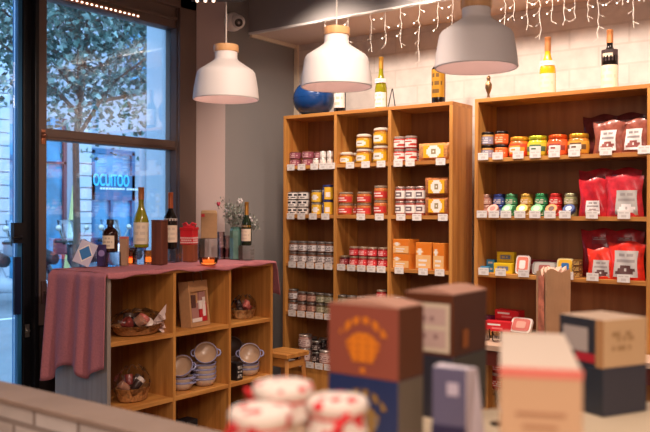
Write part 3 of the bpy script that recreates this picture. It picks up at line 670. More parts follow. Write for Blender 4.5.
t3 = ('yellow_blue_tin', lambda: tin(.09, .098, .022, 'e0b030', 'e0d4a0', '2f6aa8', .2), .1, 'tin', 'tin', 'upright yellow and blue tin', 'tins leaning on the third shelf')
t4 = ('brown_tin', lambda: can(.026, .030, '8a6030', '6a4424', 'd8b060', 'c09040'), .030, 'tin', 'tin', 'little gold-brown tin', 'little gold-brown tins')
t5 = ('maroon_box', lambda: carton(.12, .03, .08, '8a2430', BRX, [cm('8a2430'), cm('a83a40'), cm('c8a0a0')]), .08, 'carton', 'box', 'maroon carton', 'little cartons on the third shelf')
row(UR, 'middle part', 3, [P_(523, t1, 1, .045), P_(545, t2, 1, .05), P_(565.5, t3, 1, .05), P_(533, t5, 1, .13), P_(578, t4, 3, .05), P_(551, t5, 1, .14)])
rc1 = ('red_pouch_s', lambda: standbag(.15, .155, .07, 'dc3424', 'bcb6b2', '5a3a38', (.22, .82, .04, .62)), .2, 'pouch', 'bag', 'bright red coffee bag', 'bright red bags on the third shelf')
rc2 = ('red_pouch_l', lambda: standbag(.185, .19, .08, 'd82c20', 'bcb6b2', '5a3a38', (.18, .85, .08, .78)), .2, 'pouch', 'bag', 'large red bag with grey label', 'bright red bags on the third shelf')
gt = ('green_pouch', lambda: standbag(.10, .165, .06, '3f6460', '6a8480', '3f6460', (.3, .7, .3, .6)), .16, 'pouch', 'bag', 'grey-green bag', 'bright red bags on the third shelf')
row(UR, 'right part', 3, [P_(602, rc1, 1, .05), P_(627, rc2, 1, .05), P_(600, rb3, 1, .185), P_(625, rb3, 1, .185)])
rx = ('red_carton', lambda: carton(.15, .07, .055, 'd0202c', ['00000000000', '01111110000', '00000000000', '00022222000', '00000000000'], [cm('d4202c'), white_m, cm('e88080')]), .055, 'carton', 'box', 'red carton', 'red cartons on the fourth shelf')
px_ = ('plum_box', lambda: carton(.06, .05, .075, '5a1c44', ['0000', '0110', '0000'], [cm('5a1c44'), cm('c090b0')]), .075, 'carton', 'box', 'plum box', 'red cartons on the fourth shelf')
t6 = ('white_rim_tin', lambda: tin(.125, .088, .024, 'c86a60', 'e8e0d8', 'd8a090', .5), .1, 'tin', 'tin', 'wide white-rimmed pink tin', 'tins on the fourth shelf')
ox = ('orange_small', lambda: carton(.12, .05, .05, 'd8702c', ['000000000', '001111100', '011222110', '001111100', '000000000'], [cm('d8702c'), cm('3a2a28'), cm('e0d0c8')]), .05, 'carton', 'box', 'orange and black carton', 'orange and black cartons')
row(UR, 'wide bay', 4, [P_(489, px_, 1, .10), P_(500, rx, 1, .05), P_(510, rx, 2, .14), P_(521, t6, 1, .035), P_(588, ox, 1, .05), P_(607, ox, 1, .05), P_(627, ox, 1, .06), P_(612, ox, 2, .14)])
r5 = ('red_pot', lambda: jar(.04, .09, '8a2a20', 'c8c0b8', 'c8382c', 'f0d8d0', BAND, (.2, .7), .15), .09, 'jar', 'jar', 'red-labelled pot', 'red pots on the fifth shelf')
row(UR, 'wide bay', 5, [P_(p, r5, 2, .05) for p in (500, 515, 530, 545, 560, 575, 589, 603, 617, 632)])

# price cards on the shelf fronts
card0 = [None]
def cards(unit, bay, lev, pxs):
    for i, px in enumerate(pxs):
        if card0[0] is None: o = card0[0] = pricecard()
        else: o = card0[0].copy(); COL.objects.link(o)
        o.location = (sx(px), YM-.001, LEV[lev]+(.006 if unit == UM else .026))
        tag(o, f'white price card, {ORD[i]} from left in {bay} of {unit}, front of {ROWN[lev]}', 'price card', 'white price cards')
cards(UM, A, 1, (290.8, 301.5, 314.3, 323, 331)); cards(UM, B_, 1, (350, 365.5, 381)); cards(UM, Cc, 1, (398, 410, 440.5))
cards(UM, A, 2, (290.8, 301.5, 313, 325.5)); cards(UM, B_, 2, (361, 379.5)); cards(UM, Cc, 2, (401, 417, 443))
cards(UM, A, 3, (292.5, 301.5, 310.5, 319.5, 328.7)); cards(UM, B_, 3, (341.5, 351.5, 361.5, 371.5, 381.5)); cards(UM, Cc, 3, (399.5, 423.5, 440))
cards(UM, A, 4, (292.5, 301.5, 310.5, 319.5, 328.7)); cards(UM, A, 5, (292.5, 301.5, 310.5, 319.5, 328.7))
cards(UR, 'wide bay', 1, (483, 497.5, 518, 535, 554, 574, 605.5, 644)); cards(UR, 'wide bay', 2, (482, 494, 506, 520, 535, 550, 565, 592, 624)); cards(UR, 'wide bay', 3, (484, 501, 524, 568, 593, 624))

# ---------------------------------------------------------------- bottles
def bottle(label, x, y, z, h, r, glass, foil, lab, labz=(.08, .36), shoulder=.55, foilz=.76, liquid=None, neck=None, group=None, fancy=None, base=None, rz=0, inkc='d2c2ac', rows=BAND):
    t = thing('wine_bottle', label, 'bottle', (x, y, z), rz, group)
    nk = r*.36; s0 = shoulder*h
    prof = [(r*.8, .0), (r*.98, .004), (r, .02), (r, s0*.95)]
    for i in range(1, 9):
        a = i/8; prof.append((nk+(r-nk)*(.5+.5*cos(pi*a)), s0*.95+(h*.74-s0*.95)*a))
    prof += [(nk*.95, h*.97), (nk*1.05, h*.975), (nk*1.05, h)]
    MB().lathe(prof, 28).build('glass_body', glass, t)
    k_ = nk*1.06
    MB().lathe([(k_*1.05, h*foilz), (k_, h*.9), (k_, h*.96), (k_*1.08, h*.965), (k_*1.08, h*1.002), (k_*.9, h*1.006)], 20).build('foil_capsule', foil, t)
    f = MB(); arc_label(f, rows, r*1.012, h*labz[0], h*labz[1], 1.5); f.build('label', [lab, cm(inkc), white_m], t)
    if fancy: f = MB(); arc_label(f, ['0000000', '0011100', '0000000'], r*1.012, h*fancy[0], h*fancy[1], 1.5); f.build('neck_label', [fancy[2], cm(inkc)], t)
    return t
g_olive = mat('olive_wine_glass', C('8a8418'), .08, noise=.15, nscale=9); g_yell = mat('golden_wine', C('d8a818'), .08); g_dark = mat('dark_wine_glass', C('16100f'), .06)
g_green = mat('green_wine_glass', C('4a5a1c'), .08); amber = mat('amber_glass', C('2a120c'), .08)
f_gold = mat('gold_capsule', C('c8943c'), .35, .6); f_tan = mat('tan_capsule', C('c07c48'), .45, .3); f_red = mat('dark_red_capsule', C('5a1c20'), .4, .3)
YT = YM+.09; ZT = 1.9905
bottle('dark bottle with white label half hidden behind the blue vase on jar unit', sx(339.5, YT), YT, ZT, .31, .039, g_dark, f_red, white_m, (.10, .5))
bottle('green wine bottle with white label and gold neck on top of jar unit', sx(380.5, YT), YT, ZT, .325, .038, g_olive, f_gold, white_m, (.04, .32), .38, .78, fancy=(.50, .58, white_m))
bottle('dark bottle with large gold label on top of jar unit', sx(438, YT), YT, ZT, .33, .041, g_dark, f_red, mat('gold_label', C('c8922c'), .35, .4), (.12, .62), .66, .8, inkc='6a4a1c')
bottle('yellow wine bottle with pale label on top of wide unit', sx(547, YT), YT, ZT, .312, .043, g_yell, f_tan, cream_m, (.03, .36), .42, .76, fancy=(.50, .58, white_m), inkc='d8c8ac')
bottle('dark bottle with cream label and white swirl on top of wide unit', sx(609, YT), YT, ZT, .308, .042, g_dark, f_tan, cream_m, (.02, .40), .58, .78, fancy=(.47, .66, mat('swirl_print', C('3a2c2c'), .4, noise=.9, nscale=30)), inkc='d8c8ac')
# tripod-like dark easel by the green bottle
yy = YM+.12; xx = sx(391, yy)
t = thing('small_easel', 'thin black plate easel beside the green bottle on jar unit', 'easel', (xx, yy, ZT))
MB().tube([(-.028, 0, .003), (-.002, .01, .13)], .003, 6).tube([(.028, 0, .003), (.002, .01, .13)], .003, 6).build('front_frame', black_m, t)
MB().tube([(0, .05, .003), (0, .012, .13)], .003, 6).build('rear_leg', black_m, t)
# blue vase
yy = YM+.125; xx = sx(313.5, yy); rB = .140
t = thing('blue_vase', 'round deep blue ceramic vase on top of the jar unit', 'vase', (xx, yy, ZT))
blue = mat('blue_glaze', C('16407c'), .25)
prof = [(.055, 0)]+[(rB*sin(a), .114-.126*cos(a)) for a in [.45+i*(2.35-.45)/14 for i in range(15)]]+[(.055, .215), (.055, .235), (.062, .24), (.05, .238), (.05, .21)]
MB().lathe(prof, 40).build('body', blue, t)
MB().lathe([(rB*1.004, -.003), (rB*1.012, 0), (rB*1.004, .003)], 40).build('rib', blue, t, (0, 0, .118))
# brass finial ornament
yy = YM+.06
tag(MB().lathe([(.020, 0), (.020, .006), (.008, .012), (.006, .03), (.013, .045), (.019, .065), (.019, .085), (.010, .10), (.008, .108), (.012, .118), (.008, .13), (0, .135)], 20).build('brass_ornament', mat('aged_brass', C('8a6a48'), .35, .8), None, (sx(488, yy), yy, ZT)), 'small turned brass ornament standing left on wide unit top', 'ornament')

# ---------------------------------------------------------------- pendant lamps
shade_m = mat('matt_white_shade', C('e3dedb'), .6); inner_m = mat('shade_lining', C('ecd8d4'), .7)
capw = wood('beech', 2, C('c89058'), C('e0b07c'))
def pendant(px, py, D, label):
    c = atd(px, py+2.5, D); rimz = c.z
    t = thing('pendant_lamp', label, 'pendant lamp', c, 0, 'white pendant lamps')
    out = [(.162, 0), (.165, .004), (.160, .055), (.150, .112), (.145, .134), (.136, .146), (.100, .170), (.070, .190), (.060, .198), (.056, .207), (.056, .238)]
    inn = [(r-.004, z-.001) for r, z in out]
    MB().lathe(out, 48, 0, None, False, True).build('lamp_shade', shade_m, t)
    MB().lathe([(.158, .001)]+inn[2:], 48, 0, None, False, True).build('shade_lining', inner_m, t)
    MB().lathe([(.158, .001), (.162, 0)], 48, 0, None, False, False).build('rim', shade_m, t)
    MB().lathe([(.060, .2385), (.062, .241), (.062, .271), (.058, .274), (.01, .275)], 32).build('wooden_cap', capw, t)
    MB().tube([(0, 0, .272), (0, 0, CEIL-rimz)], .0035, 6).build('cord', cable, t)
    MB().lathe([(.045, 0), (.045, .02), (.01, .022)], 20, 0, Matrix.Translation((0, 0, CEIL-rimz-.022))).build('ceiling_rose', shade_m, t)
    MB().sphere((0, 0, .12), .028, 16, 10).build('bulb', mat('bulb_glow', (1, .85, .7), .4, emit=(1, .78, .6), es=.35), t)
    MB().lathe([(.018, .145), (.018, .2)], 14).build('socket', shade_m, t)
    l = lamp('pendant_bulb_light', 'POINT', (0, 0, .085), 0.35, (1, .72, .6), None, .03); l.parent = t
pendant(226, 97.5, 4.04, 'white pendant lamp nearest the window, leftmost of three')
pendant(336.3, 85, 3.71, 'white pendant lamp in the middle, hanging before the blue vase')
pendant(476, 66, 3.22, 'white pendant lamp nearest the camera, rightmost of three')

# black track light
c = atd(197, 3, 4.0); c2 = atd(238, 4, 4.0)
zt = 2.44
t = thing('track_light', 'black ceiling track fitting above the leftmost lamp', 'track light', ((c.x+c2.x)/2, (c.y+c2.y)/2, zt), math.atan2(c2.y-c.y, c2.x-c.x))
MB().box(-.13, .125, -.03, .03, -.045, .02).build('track', black_m, t, bevel=.002)
MB().tube([(-.08, 0, .02), (-.08, 0, CEIL-zt)], .006).tube([(.08, 0, .02), (.08, 0, CEIL-zt)], .006).build('hanger', black_m, t)
f = MB()
for q in range(3): f.sphere((-.10+.04*q, -.0, -.047), .008, 8, 6)
f.build('led', led_m, t)  # glowing dots added in place of reflected lights on the track

# dome camera on the pier
c = onp(233, 22, 0, XG+.03)
t = thing('security_camera', 'white round security camera on the grey wall', 'security camera', c)
T = Matrix.Rotation(pi/2, 4, 'Y')
MB().lathe([(.058, -.03), (.062, 0), (.06, .02), (.05, .03)], 28, 0, T).build('base', shade_m, t)
T2 = Matrix.Translation((.045, -.0, -.005))
MB().sphere((0, 0, 0), .047, 24, 14, 0, T2).build('eyeball', shade_m, t)
d = Vector((.75, -.62, -.35)).normalized(); Q = d.to_track_quat('Z', 'Y').to_matrix().to_4x4()
MB().lathe([(.026, .036), (.027, .045), (.020, .049), (.0, .047)], 20, 0, T2 @ Q).build('lens', cm('3a3434', .15), t)
MB().lathe([(.009, .048), (.009, .051)], 14, 0, T2 @ Q).build('lens_glass', cm('a09a98', .15), t)

# icicle lights hanging from the soffit edge
t = thing('icicle_lights', 'string of white icicle fairy lights hanging along the soffit edge', 'fairy lights', (0, 4.10, 2.565))
xa = onp(360, 14, 1, 4.10).x; xc = onp(700, 0, 1, 4.10).x
MB().tube([(xa-.3+i*(xc-xa+.3)/40, 0, .004*sin(i*1.7)) for i in range(41)], .0025, 5).build('top_wire', cable, t)
bulb_m = mat('fairy_glow', (1, .9, .8), .4, emit=(1, .82, .66), es=4)
for k_, px in enumerate((325, 348, 371, 385.5, 401, 419, 438, 453, 505, 514, 527, 540, 552, 564, 575, 588, 598, 611, 622, 634, 645)):
    x = onp(px, 20, 1, 4.10).x; L = [.30, .22, .26, .21, .24, .33, .16, .20, .3, .18, .24][k_ % 11]
    rnd = random.Random(k_); n = int(L/.03); pts = [(x+rnd.uniform(-.006, .006), rnd.uniform(-.004, .004), -i*.03) for i in range(n+1)]
    s = MB().tube(pts, .0014, 5)
    tips = []
    for i in range(1, n+1, 2):
        sg_ = rnd.choice((-1, 1)); p = pts[i]; q = (p[0]+sg_*.028, p[1], p[2]-.018); s.tube([p, q], .0011, 5); tips.append(q)
    o = s.build('light_strand', cable, t)
    for q in tips[:3] if k_ > 2 else tips[:1]: MB().sphere(q, .0034, 8, 6).build('bulb', bulb_m, o)

BEFORE = set(bpy.data.objects)
# ---------------------------------------------------------------- things on the cloth
def lt(px, py):      # foot of a thing on the cloth, kept on the unit
    p = onp(px, py, 2, LT); s = min(1, (LX-LD+.045)/p.x, (LY1-.035)/p.y)
    return Vector((p.x*s, p.y*s, LT))
def riser(px, py, w, h, label, d=None, y=None, glow=None):
    c = lt(px, py); d = d or w
    t = thing('display_riser', label, 'display riser', (c.x, c.y, LT), .05*random.uniform(-1, 1)+.35, 'clear acrylic risers')
    MB().box(-w/2, w/2, -d/2, d/2, 0, h).build('block', acrylic, t, bevel=.002)
    return c
a_ = .55   # things turned towards the room
# amber pharmacy bottle on riser
c = riser(110, 264.5, .085, .064, 'low clear acrylic riser under the amber bottle')
t = thing('pharmacy_bottle', 'amber pharmacy bottle with cream label and black cap on clear riser', 'bottle', (c.x, c.y, LT+.0645*KS), a_)
MB().lathe([(.030, 0), (.0355, .004), (.0355, .084), (.033, .096), (.020, .109), (.013, .115), (.0125, .126)], 28).build('glass_body', amber, t)
MB().lathe([(.0165, .126), (.017, .146), (.014, .150)], 20).build('cap', cm('1c1a1c'), t)
f = MB(); arc_label(f, BAND, .0361, .017, .076, .9); f.build('label', [cream_m, cm('bcac94')], t)
# white carton with blue diamond
c = lt(93, 263)
t = thing('diamond_carton', 'lilac-white carton with a blue diamond, tipped on its edge', 'box', (c.x, c.y, LT), .9)
T = Matrix.Translation((-.02, 0, .0)) @ Matrix.Rotation(radians(24), 4, 'Y')
MB().box(-.075, 0.0, -.04, .04, 0, .105, 0, T).build('box', mat('lilac_card', C('c8c4d8'), .4), t, bevel=.002)
T2 = T
MB().add([(-.0375, -.0405, .02), (-.008, -.0405, .055), (-.0375, -.0405, .09), (-.067, -.0405, .055)], [(0, 1, 2, 3)], 0, False, T).add([(-.0375, -.0405, .012), (-.002, -.0405, .055), (-.0375, -.0405, .098), (-.073, -.0405, .055)], [(0, 1, 2, 3)], 1, False, Matrix.Translation((0, .0003, 0)) @ T).build('diamond_print', [mat('diamond_blue', C('2c78b8'), .4), white_m], t)
c = lt(103, 258.5)
t = thing('violet_box', 'small dark violet box with pale disc behind the amber bottle', 'box', (c.x-.01, c.y+.005, LT), a_)
MB().box(-.022, .022, -.014, .014, 0, .10).build('box', cm('3c3060'), t, bevel=.001)
MB().lathe([(.015, 0), (.015, .001)], 18, 0, Matrix.Translation((0, -.0145, .06)) @ Matrix.Rotation(pi/2, 4, 'X')).build('disc', cm('9a8ac0'), t)
# pale slim box
c = lt(124, 265.5)
t = thing('slim_box', 'slim pale wooden-looking box between amber and green bottles', 'box', (c.x, c.y, LT), a_)
MB().box(-.017, .017, -.017, .017, 0, .125).build('box', cm('b08c70'), t, bevel=.001); MB().box(-.0175, .0175, -.0175, .0175, .125, .135).build('lid', cm('c86a60'), t, bevel=.001)
# green wine bottle on riser
c = riser(141, 262, .085, .078, 'clear acrylic riser under the tall green wine bottle')
bottle('tall green-gold wine bottle with cream label on a clear riser', c.x, c.y, LT+.0785*KS, .288, .0362, mat('green_gold_wine', C('86801c'), .08), f_tan, cream_m, (.06, .42), .42, .80, rz=a_+.3)
for px, py, wd in ((131.5, 261.5, 'left'), (151, 260.5, 'right')):
    c = lt(px, py)
    t = thing('tealight_glass', f'amber tealight glass {wd} of the riser under the green bottle', 'candle', (c.x-.02, c.y, LT), 0, 'amber tealight glasses')
    MB().lathe([(.020, 0), (.024, .004), (.026, .062), (.024, .062), (.022, .006)], 20, 0, None, True, False).build('glass', clear('amber_clear', (1, .62, .35), .05, .06), t)
    MB().lathe([(.019, 0), (.019, .022), (.002, .024)], 16).build('wax', mat('glow_wax', C('f0a060'), .6, emit=(1, .45, .15), es=1.2), t, (0, 0, .007))
# dark wooden box
c = lt(159.5, 264.5)
t = thing('wooden_bottle_box', 'tall dark brown wooden box between the two wine bottles', 'box', (c.x, c.y, LT), .25)
dw = wood('walnut', 2, C('4a2418'), C('74402c'), .5)
MB().box(-.028, .028, -.028, .028, 0, .205).build('box', dw, t, bevel=.002); MB().box(-.029, .029, -.029, .029, .2055, .212).build('lid', dw, t, bevel=.002)
# red wine on riser
c = riser(171.5, 261.5, .08, .065, 'clear acrylic riser under the dark red wine bottle')
bottle('dark red wine bottle with orange capsule on a clear riser', c.x-.01, c.y, LT+.0655*KS, .281, .0335, g_dark, mat('orange_capsule', C('c86c40'), .4, .3), cream_m, (.12, .42), .55, .72, fancy=(.50, .54, white_m), rz=a_+.4)
# brown block with polka dot box
c = lt(190, 261.5)
t = thing('wooden_block', 'reddish-brown wooden block under the polka dot box', 'box', (c.x, c.y, LT), .4)
MB().box(-.030, .030, -.030, .030, 0, .086).build('box', wood('reddish_wood', 2, C('703820'), C('9a5434')), t, bevel=.002)
bz = LT+.0865*KS
t = thing('polka_dot_box', 'red box with white dotted band and a red bow on brown block', 'gift box', (c.x-.008, c.y, bz), .4)
redm = cm('c81c28')
MB().box(-.034, .034, -.034, .034, 0, .072).build('box', redm, t, bevel=.0015)
f = MB()
for j in range(3):
    for i in range(6):
        u = -.029+.0116*i+(.0058 if j % 2 else 0)
        if u > .031: continue
        for R in (0, pi/2): f.lathe([(.0038, 0), (.0038, .001)], 10, 0, Matrix.Rotation(R, 4, 'Z') @ Matrix.Translation((u, -.034, .01+.0115*j)) @ Matrix.Rotation(pi/2, 4, 'X'))
f.build('dots', white_m, t)
MB().box(-.037, .037, -.037, .037, .0725, .086).build('lid', redm, t, bevel=.0015)
f = MB()
for s in (-1, 1): f.tube([(0, 0, .088), (.018*s, .0, .108), (.036*s, .004, .1), (.03*s, 0, .09), (0, 0, .088)], .0065, 8)
f.sphere((0, 0, .092), .009, 10, 8); f.build('bow', cm('d83440'), t)
# candle glass + riser + kraft pack
c = riser(209, 256.5, .09, .112, 'clear acrylic riser under the small kraft bag', .08)
t = thing('kraft_pack', 'small brown kraft bag with folded top on a clear riser', 'bag', (c.x, c.y, LT+.1125*KS), .75)
f = MB(); f.box(-.042, .042, -.022, .022, 0, .132); f.add([(-.042, -.022, .132), (.042, -.022, .132), (.036, -.012, .148), (-.038, -.012, .148), (-.042, .022, .132), (.042, .022, .132)], [(0, 1, 2, 3), (4, 3, 2, 5), (0, 3, 4), (1, 5, 2)])
f.build('bag', mat('kraft_bag', C('a8845c'), .75, noise=.06, nscale=50), t, bevel=.003)
MB().box(-.040, -.022, -.0245, -.0225, .112, .128).build('sticker', cm('c83030'), t)
c2 = lt(206, 265)
t = thing('candle_bowl', 'low glass candle bowl with glowing amber wax before the kraft bag', 'candle', (c2.x+.03, c2.y-.01, LT))
MB().lathe([(.026, 0), (.042, .010), (.046, .036), (.043, .036), (.039, .012)], 24, 0, None, True, False).build('glass', clear('amber_clear', (1, .62, .35), .05, .06), t)
MB().lathe([(.024, 0), (.036, .006), (.038, .020), (.002, .021)], 20).build('wax', mat('bowl_wax', C('e09a5c'), .6, emit=(1, .45, .15), es=.7), t, (0, 0, .005))
# tall tumblers
for px, py, h, lab in ((221, 258.5, .145, 'tall pinkish clear glass vase left of the green vase'), (227.5, 257.5, .125, 'slim clear glass touching the green vase')):
    c = lt(px, py)
    t = thing('glass_vase', lab, 'vase', (c.x, c.y, LT))
    MB().lathe([(.017, 0), (.019, .003), (.0195, h), (.018, h), (.0175, .01)], 20, 0, None, True, False).build('glass', clear('pinkish_clear', (.93, .86, .86), .03, .08), t)
    MB().lathe([(.016, 0), (.016, h*.35)], 16).build('sand', cm('7a3c3c'), t, (0, 0, .011))
# green vase and flowers
c = lt(236, 258); vz = Vector((c.x, c.y, LT))
t = thing('green_glass_vase', 'square-shouldered green glass vase holding dried flowers', 'vase', vz, .3)
MB().lathe([(.030, 0), (.035, .004), (.035, .152), (.030, .162), (.031, .172), (.028, .172), (.028, .012)], 8, 0, None, True, False, False).build('glass', mat('green_vase_glass', C('5c8478'), .08, noise=.3, nscale=25), t)
t = thing('dried_bouquet', 'dried bouquet of pink and white flowers and grey leaves in green vase', 'flowers', vz+Vector((0, 0, .155*KS)))
rn = random.Random(4); stems = MB(); leaves = MB(); white = []; 
side = rgt.copy()
def fl(px, py): 
    p = atd(px, py, (vz-Vector((0, 0, EYE))).dot(fwd)+rn.uniform(-.05, .05)); return p-vz-Vector((0, 0, .155*KS))
spots = [(218.5, 204, 'p'), (240, 201, 'w'), (224, 201, 's'), (229, 207, 's'), (233, 205, 's'), (228, 215, 's'), (246, 213, 's'), (250, 219, 'w2'), (253, 226, 'w2'), (256, 222, 's'), (248, 226, 's'), (244, 208, 's'), (235, 213, 's'), (239, 217, 'w2'), (231, 219, 'w2'), (227, 211, 'w2'), (237, 209, 's'), (257, 229, 's')]
wf = MB(); pf = MB()
for px, py, kd in spots:
    p = fl(px, py); stems.tube([(0, 0, -.08), p*.5+Vector((0, 0, .012)), p], .0011, 5)
    if kd == 'p':
        for q in range(9):
            a = q*.7; pf.sphere(p+Vector((cos(a)*.007, sin(a)*.005, .006*sin(a*2))), .008, 8, 6, 0, None, (1, .6, 1))
    elif kd == 'w':
        for q in range(6): a = q*pi/3; wf.sphere(p+rgt*(cos(a)*.011)+upv*(sin(a)*.011), .0085, 8, 6)
    elif kd == 'w2':
        for q in range(4): wf.sphere(p+Vector((rn.uniform(-.012, .012), rn.uniform(-.012, .012), rn.uniform(-.012, .012))), .0085, 8, 6)
    for q in range(44 if kd == 's' else 24):
        s = rn.random(); c3 = p*(.35+.75*s)+Vector((rn.gauss(0, .015), rn.gauss(0, .015), rn.gauss(0, .013)))
        R = Matrix.Rotation(rn.random()*6.3, 4, 'Z') @ Matrix.Rotation(rn.gauss(-.8, .6), 4, 'Y'); L = .021
        leaves.add([(0, 0, 0), (L*.5, L*.22, .002), (L, 0, 0), (L*.5, -L*.22, .002)], [(0, 1, 2, 3)], rn.choice((0, 1)), False, Matrix.Translation(c3) @ R)
stems.build('stems', cm('6a6a50'), t); leaves.build('leaves', [cm('6a7468'), cm('9aa094')], t)
wf.build('white_blossom', cm('d8d0d0'), t); pf.build('pink_blossom', cm('b8304c'), t)
# gold-necked half bottle on tall riser
c = lt(246.5, 255.5)
t = thing('display_riser', 'tall clear acrylic riser under the gold-necked half bottle', 'display riser', (c.x, c.y, LT), .4, 'clear acrylic risers')
MB().box(-.033, .033, -.033, .033, 0, .076).build('block', acrylic, t, bevel=.002)
bottle('gold-necked dark green half bottle standing right of the bouquet', c.x, c.y, LT+.0765*KS, .226, .0268, mat('half_bottle_glass', C('1e2a1c'), .08), gold, cream_m, (.10, .38), .5, .60, rz=.2, group=None, fancy=(.42, .47, f_gold))

# ---------------------------------------------------------------- in the low unit
def cell(px, r, dep=.12, rad=0):      # point on the shelf r at picture column px, set back dep
    X = LX-dep; p = onp(px, 300, 0, X); b = 0 if px < 173.5 else (2 if px < 229 else 4)
    return Vector((X, max(LY0+ys[b]+rad+.002, min(LY0+ys[b+1]-rad-.002, p.y)), LR[r]+.0005))
# wrapped gift baskets
def basket(px, r, dep, w, h, label, rz=pi/2, tail=0., basketc='9a6a3c'):
    p = cell(px, r, dep, w*.56)
    t = thing('gift_basket', label, 'gift basket', p, rz, 'film-wrapped gift baskets')
    wk = mat('wicker_'+basketc, C(basketc), .7, noise=.4, nscale=90, bump=.6)
    MB().lathe([(w*.34, 0), (w*.42, .006), (w*.5, h*.38), (w*.52, h*.42), (w*.47, h*.42), (w*.4, .012)], 28, 0, Matrix.Diagonal((1, .72, 1, 1)), True, False).build('basket', wk, t)
    rn = random.Random(int(px))
    cols = ['3a2622', '8a3a34', 'd8c8bc', '4a3a34', 'b08068', '2a1e1e', 'c86a60']
    for i in range(8):
        a = i*2.4; rr = w*.27*(i/8)**.5
        c3 = Vector((cos(a)*rr, sin(a)*rr*.7, h*.30+h*.22*rn.random()))
        T = Matrix.Translation(c3) @ Matrix.Rotation(rn.uniform(-.8, .8), 4, 'X') @ Matrix.Rotation(rn.uniform(-.8, .8), 4, 'Y')
        MB().lathe([(w*.105, 0), (w*.115, .003), (w*.115, h*.3), (w*.10, h*.32)], 16, 0, T).build('tin', cm(cols[(i+int(px)) % 7], .3), t)
    f = MB()
    def sh(u, v):
        a = 2*pi*u; k = sin(pi*(.12+.80*v))**.6; wr = 1+.07*sin(9*a+5*v)+.05*sin(17*a)
        return (w*.53*k*cos(a)*wr, w*.40*k*sin(a)*wr, h*.06+h*.98*v+(.03*h*sin(7*a) if v > .9 else 0))
    f.grid(sh, 48, 12, None, True)
    f.build('film_wrap', film, t)
    if tail:
        f = MB()
        for q in range(9):
            a0 = -0.9+q*.22
            p0 = Vector((w*.30, -.02, h*.45)); L = tail*(.75+.25*rn.random())
            p1 = p0+Vector((cos(a0)*L*.5, -.02+.012*sin(q*2), sin(a0)*L*.5)); p2 = p0+Vector((cos(a0)*L, -.03+.02*sin(q*3), sin(a0)*L+.01))
            n = Vector((-sin(a0), .5*(-1)**q, cos(a0)))*tail*.11
            f.add([p0, p1-n, p1+n, p2-n*1.3, p2+n*1.3], [(0, 1, 2), (1, 3, 4, 2)])
        f.build('ruffle', mat('pale_ruffle', C('dcc4bc'), .35), t)
    return t
basket(137, 0, .13, .24, .105, 'film-wrapped gift basket with pale ruffle in top left cube', pi/2, .085)
basket(244, 0, .12, .135, .115, 'small film-wrapped gift basket in top right cube', pi/2, 0, 'b08a5c')
basket(133, 1, .12, .165, .145, 'film-wrapped basket of tins in middle left cube', pi/2, 0, 'b07a44')
# kraft gift box with window
p = cell(196, 0, .10)
t = thing('kraft_gift_box', 'kraft gift box with windowed front showing red and white packs', 'gift box', p, pi/2+.12)
T = Matrix.Rotation(-.10, 4, 'X')
f = MB(); w, h, d = .142, .215, .06
f.box(-w/2, w/2, -d/2+.01, d/2, 0, h, 0, T).box(-w/2, -w/2+.012, -d/2, -d/2+.01, 0, h, 0, T).box(w/2-.012, w/2, -d/2, -d/2+.01, 0, h, 0, T).box(-w/2+.012, w/2-.012, -d/2, -d/2+.01, 0, .02, 0, T).box(-w/2+.012, w/2-.012, -d/2, -d/2+.01, .165, h, 0, T)
f.build('box', kraft, t)
f = MB(); rn = random.Random(8)
for i, (x, z, sx_, sz_, mi) in enumerate([(.03, .05, .05, .12, 0), (-.03, .06, .05, .10, 2), (-.02, .025, .07, .03, 1), (.025, .14, .045, .04, 2), (.035, .09, .02, .09, 1), (-.04, .12, .03, .06, 3), (.01, .10, .02, .04, 1)]):
    f.box(x-sx_/2, x+sx_/2, -d/2+.002-.0006*i, -d/2+.012, z-min(sz_/2, z-.022), min(z+sz_/2, .163), mi, T)
f.build('contents', [cm('c02430'), cm('e8dcd4'), cm('a87870'), cm('5a3a34')], t)
f = MB().tube([T @ Vector((-.03, -d/2, .21)), T @ Vector((-.035, -d/2-.004, .25)), T @ Vector((-.0, -d/2-.004, .262)), T @ Vector((.03, -d/2, .25)), T @ Vector((.03, -d/2, .21))], .003, 6)
f.build('handle', cm('8a6a50'), t)
# ceramic bowls
cer_o = mat('beige_ceramic', C('cdb8a4'), .35); cer_b = mat('blue_glaze_rim', C('8f90b4'), .3); cer_i = mat('tan_glaze', C('b49478'), .3)
BO = [None]
def bowl_proto(key, out, ins, band):
    o = E('eared_bowl'); R = .055
    MB().lathe([(R*.62, 0), (R*.78, .005), (R*.97, .022), (R, .039), (R*.96, .039), (R*.90, .022), (R*.6, .010)], 32, 0, None, True, False).build('bowl', out, o)
    MB().lathe([(R*.958, .038), (R*.90, .0225), (R*.6, .0105), (.001, .0100)], 32, 0, None, False, False).build('glazed_inside', ins, o)
    MB().lathe([(R*.995, .031), (R*1.015, .032), (R*1.02, .038), (R*1.0, .040), (R*.955, .0395)], 32, 0, None, False, False).build('rim_band', band, o)
    for s in (-1, 1):
        MB().tube([(s*R*.98, -.018, .034), (s*(R+.011), -.012, .035), (s*(R+.015), 0, .035), (s*(R+.011), .012, .035), (s*R*.98, .018, .034)], .004, 8).build('ear_handle', band, o)
    return o
BP = {}
def bowl(key, loc, label, tilt=0, rz=pi/2, group='eared ceramic bowls'):
    if key not in BP: BP[key] = [bowl_proto(key, *{'a': (cer_o, cer_i, cer_b), 'b': (mat('brown_ceramic', C('6a5448'), .4), mat('brown_inside', C('5a463c'), .4), mat('brown_rim', C('7a6458'), .4))}[key]), False]
    p, used = BP[key]; o = p if not used else copy_tree(p); BP[key][1] = True
    o.location = loc; o.rotation_euler = (tilt, 0, rz); return tag(o, label, 'bowl', group)
p = cell(204.5, 1, .10, .075)
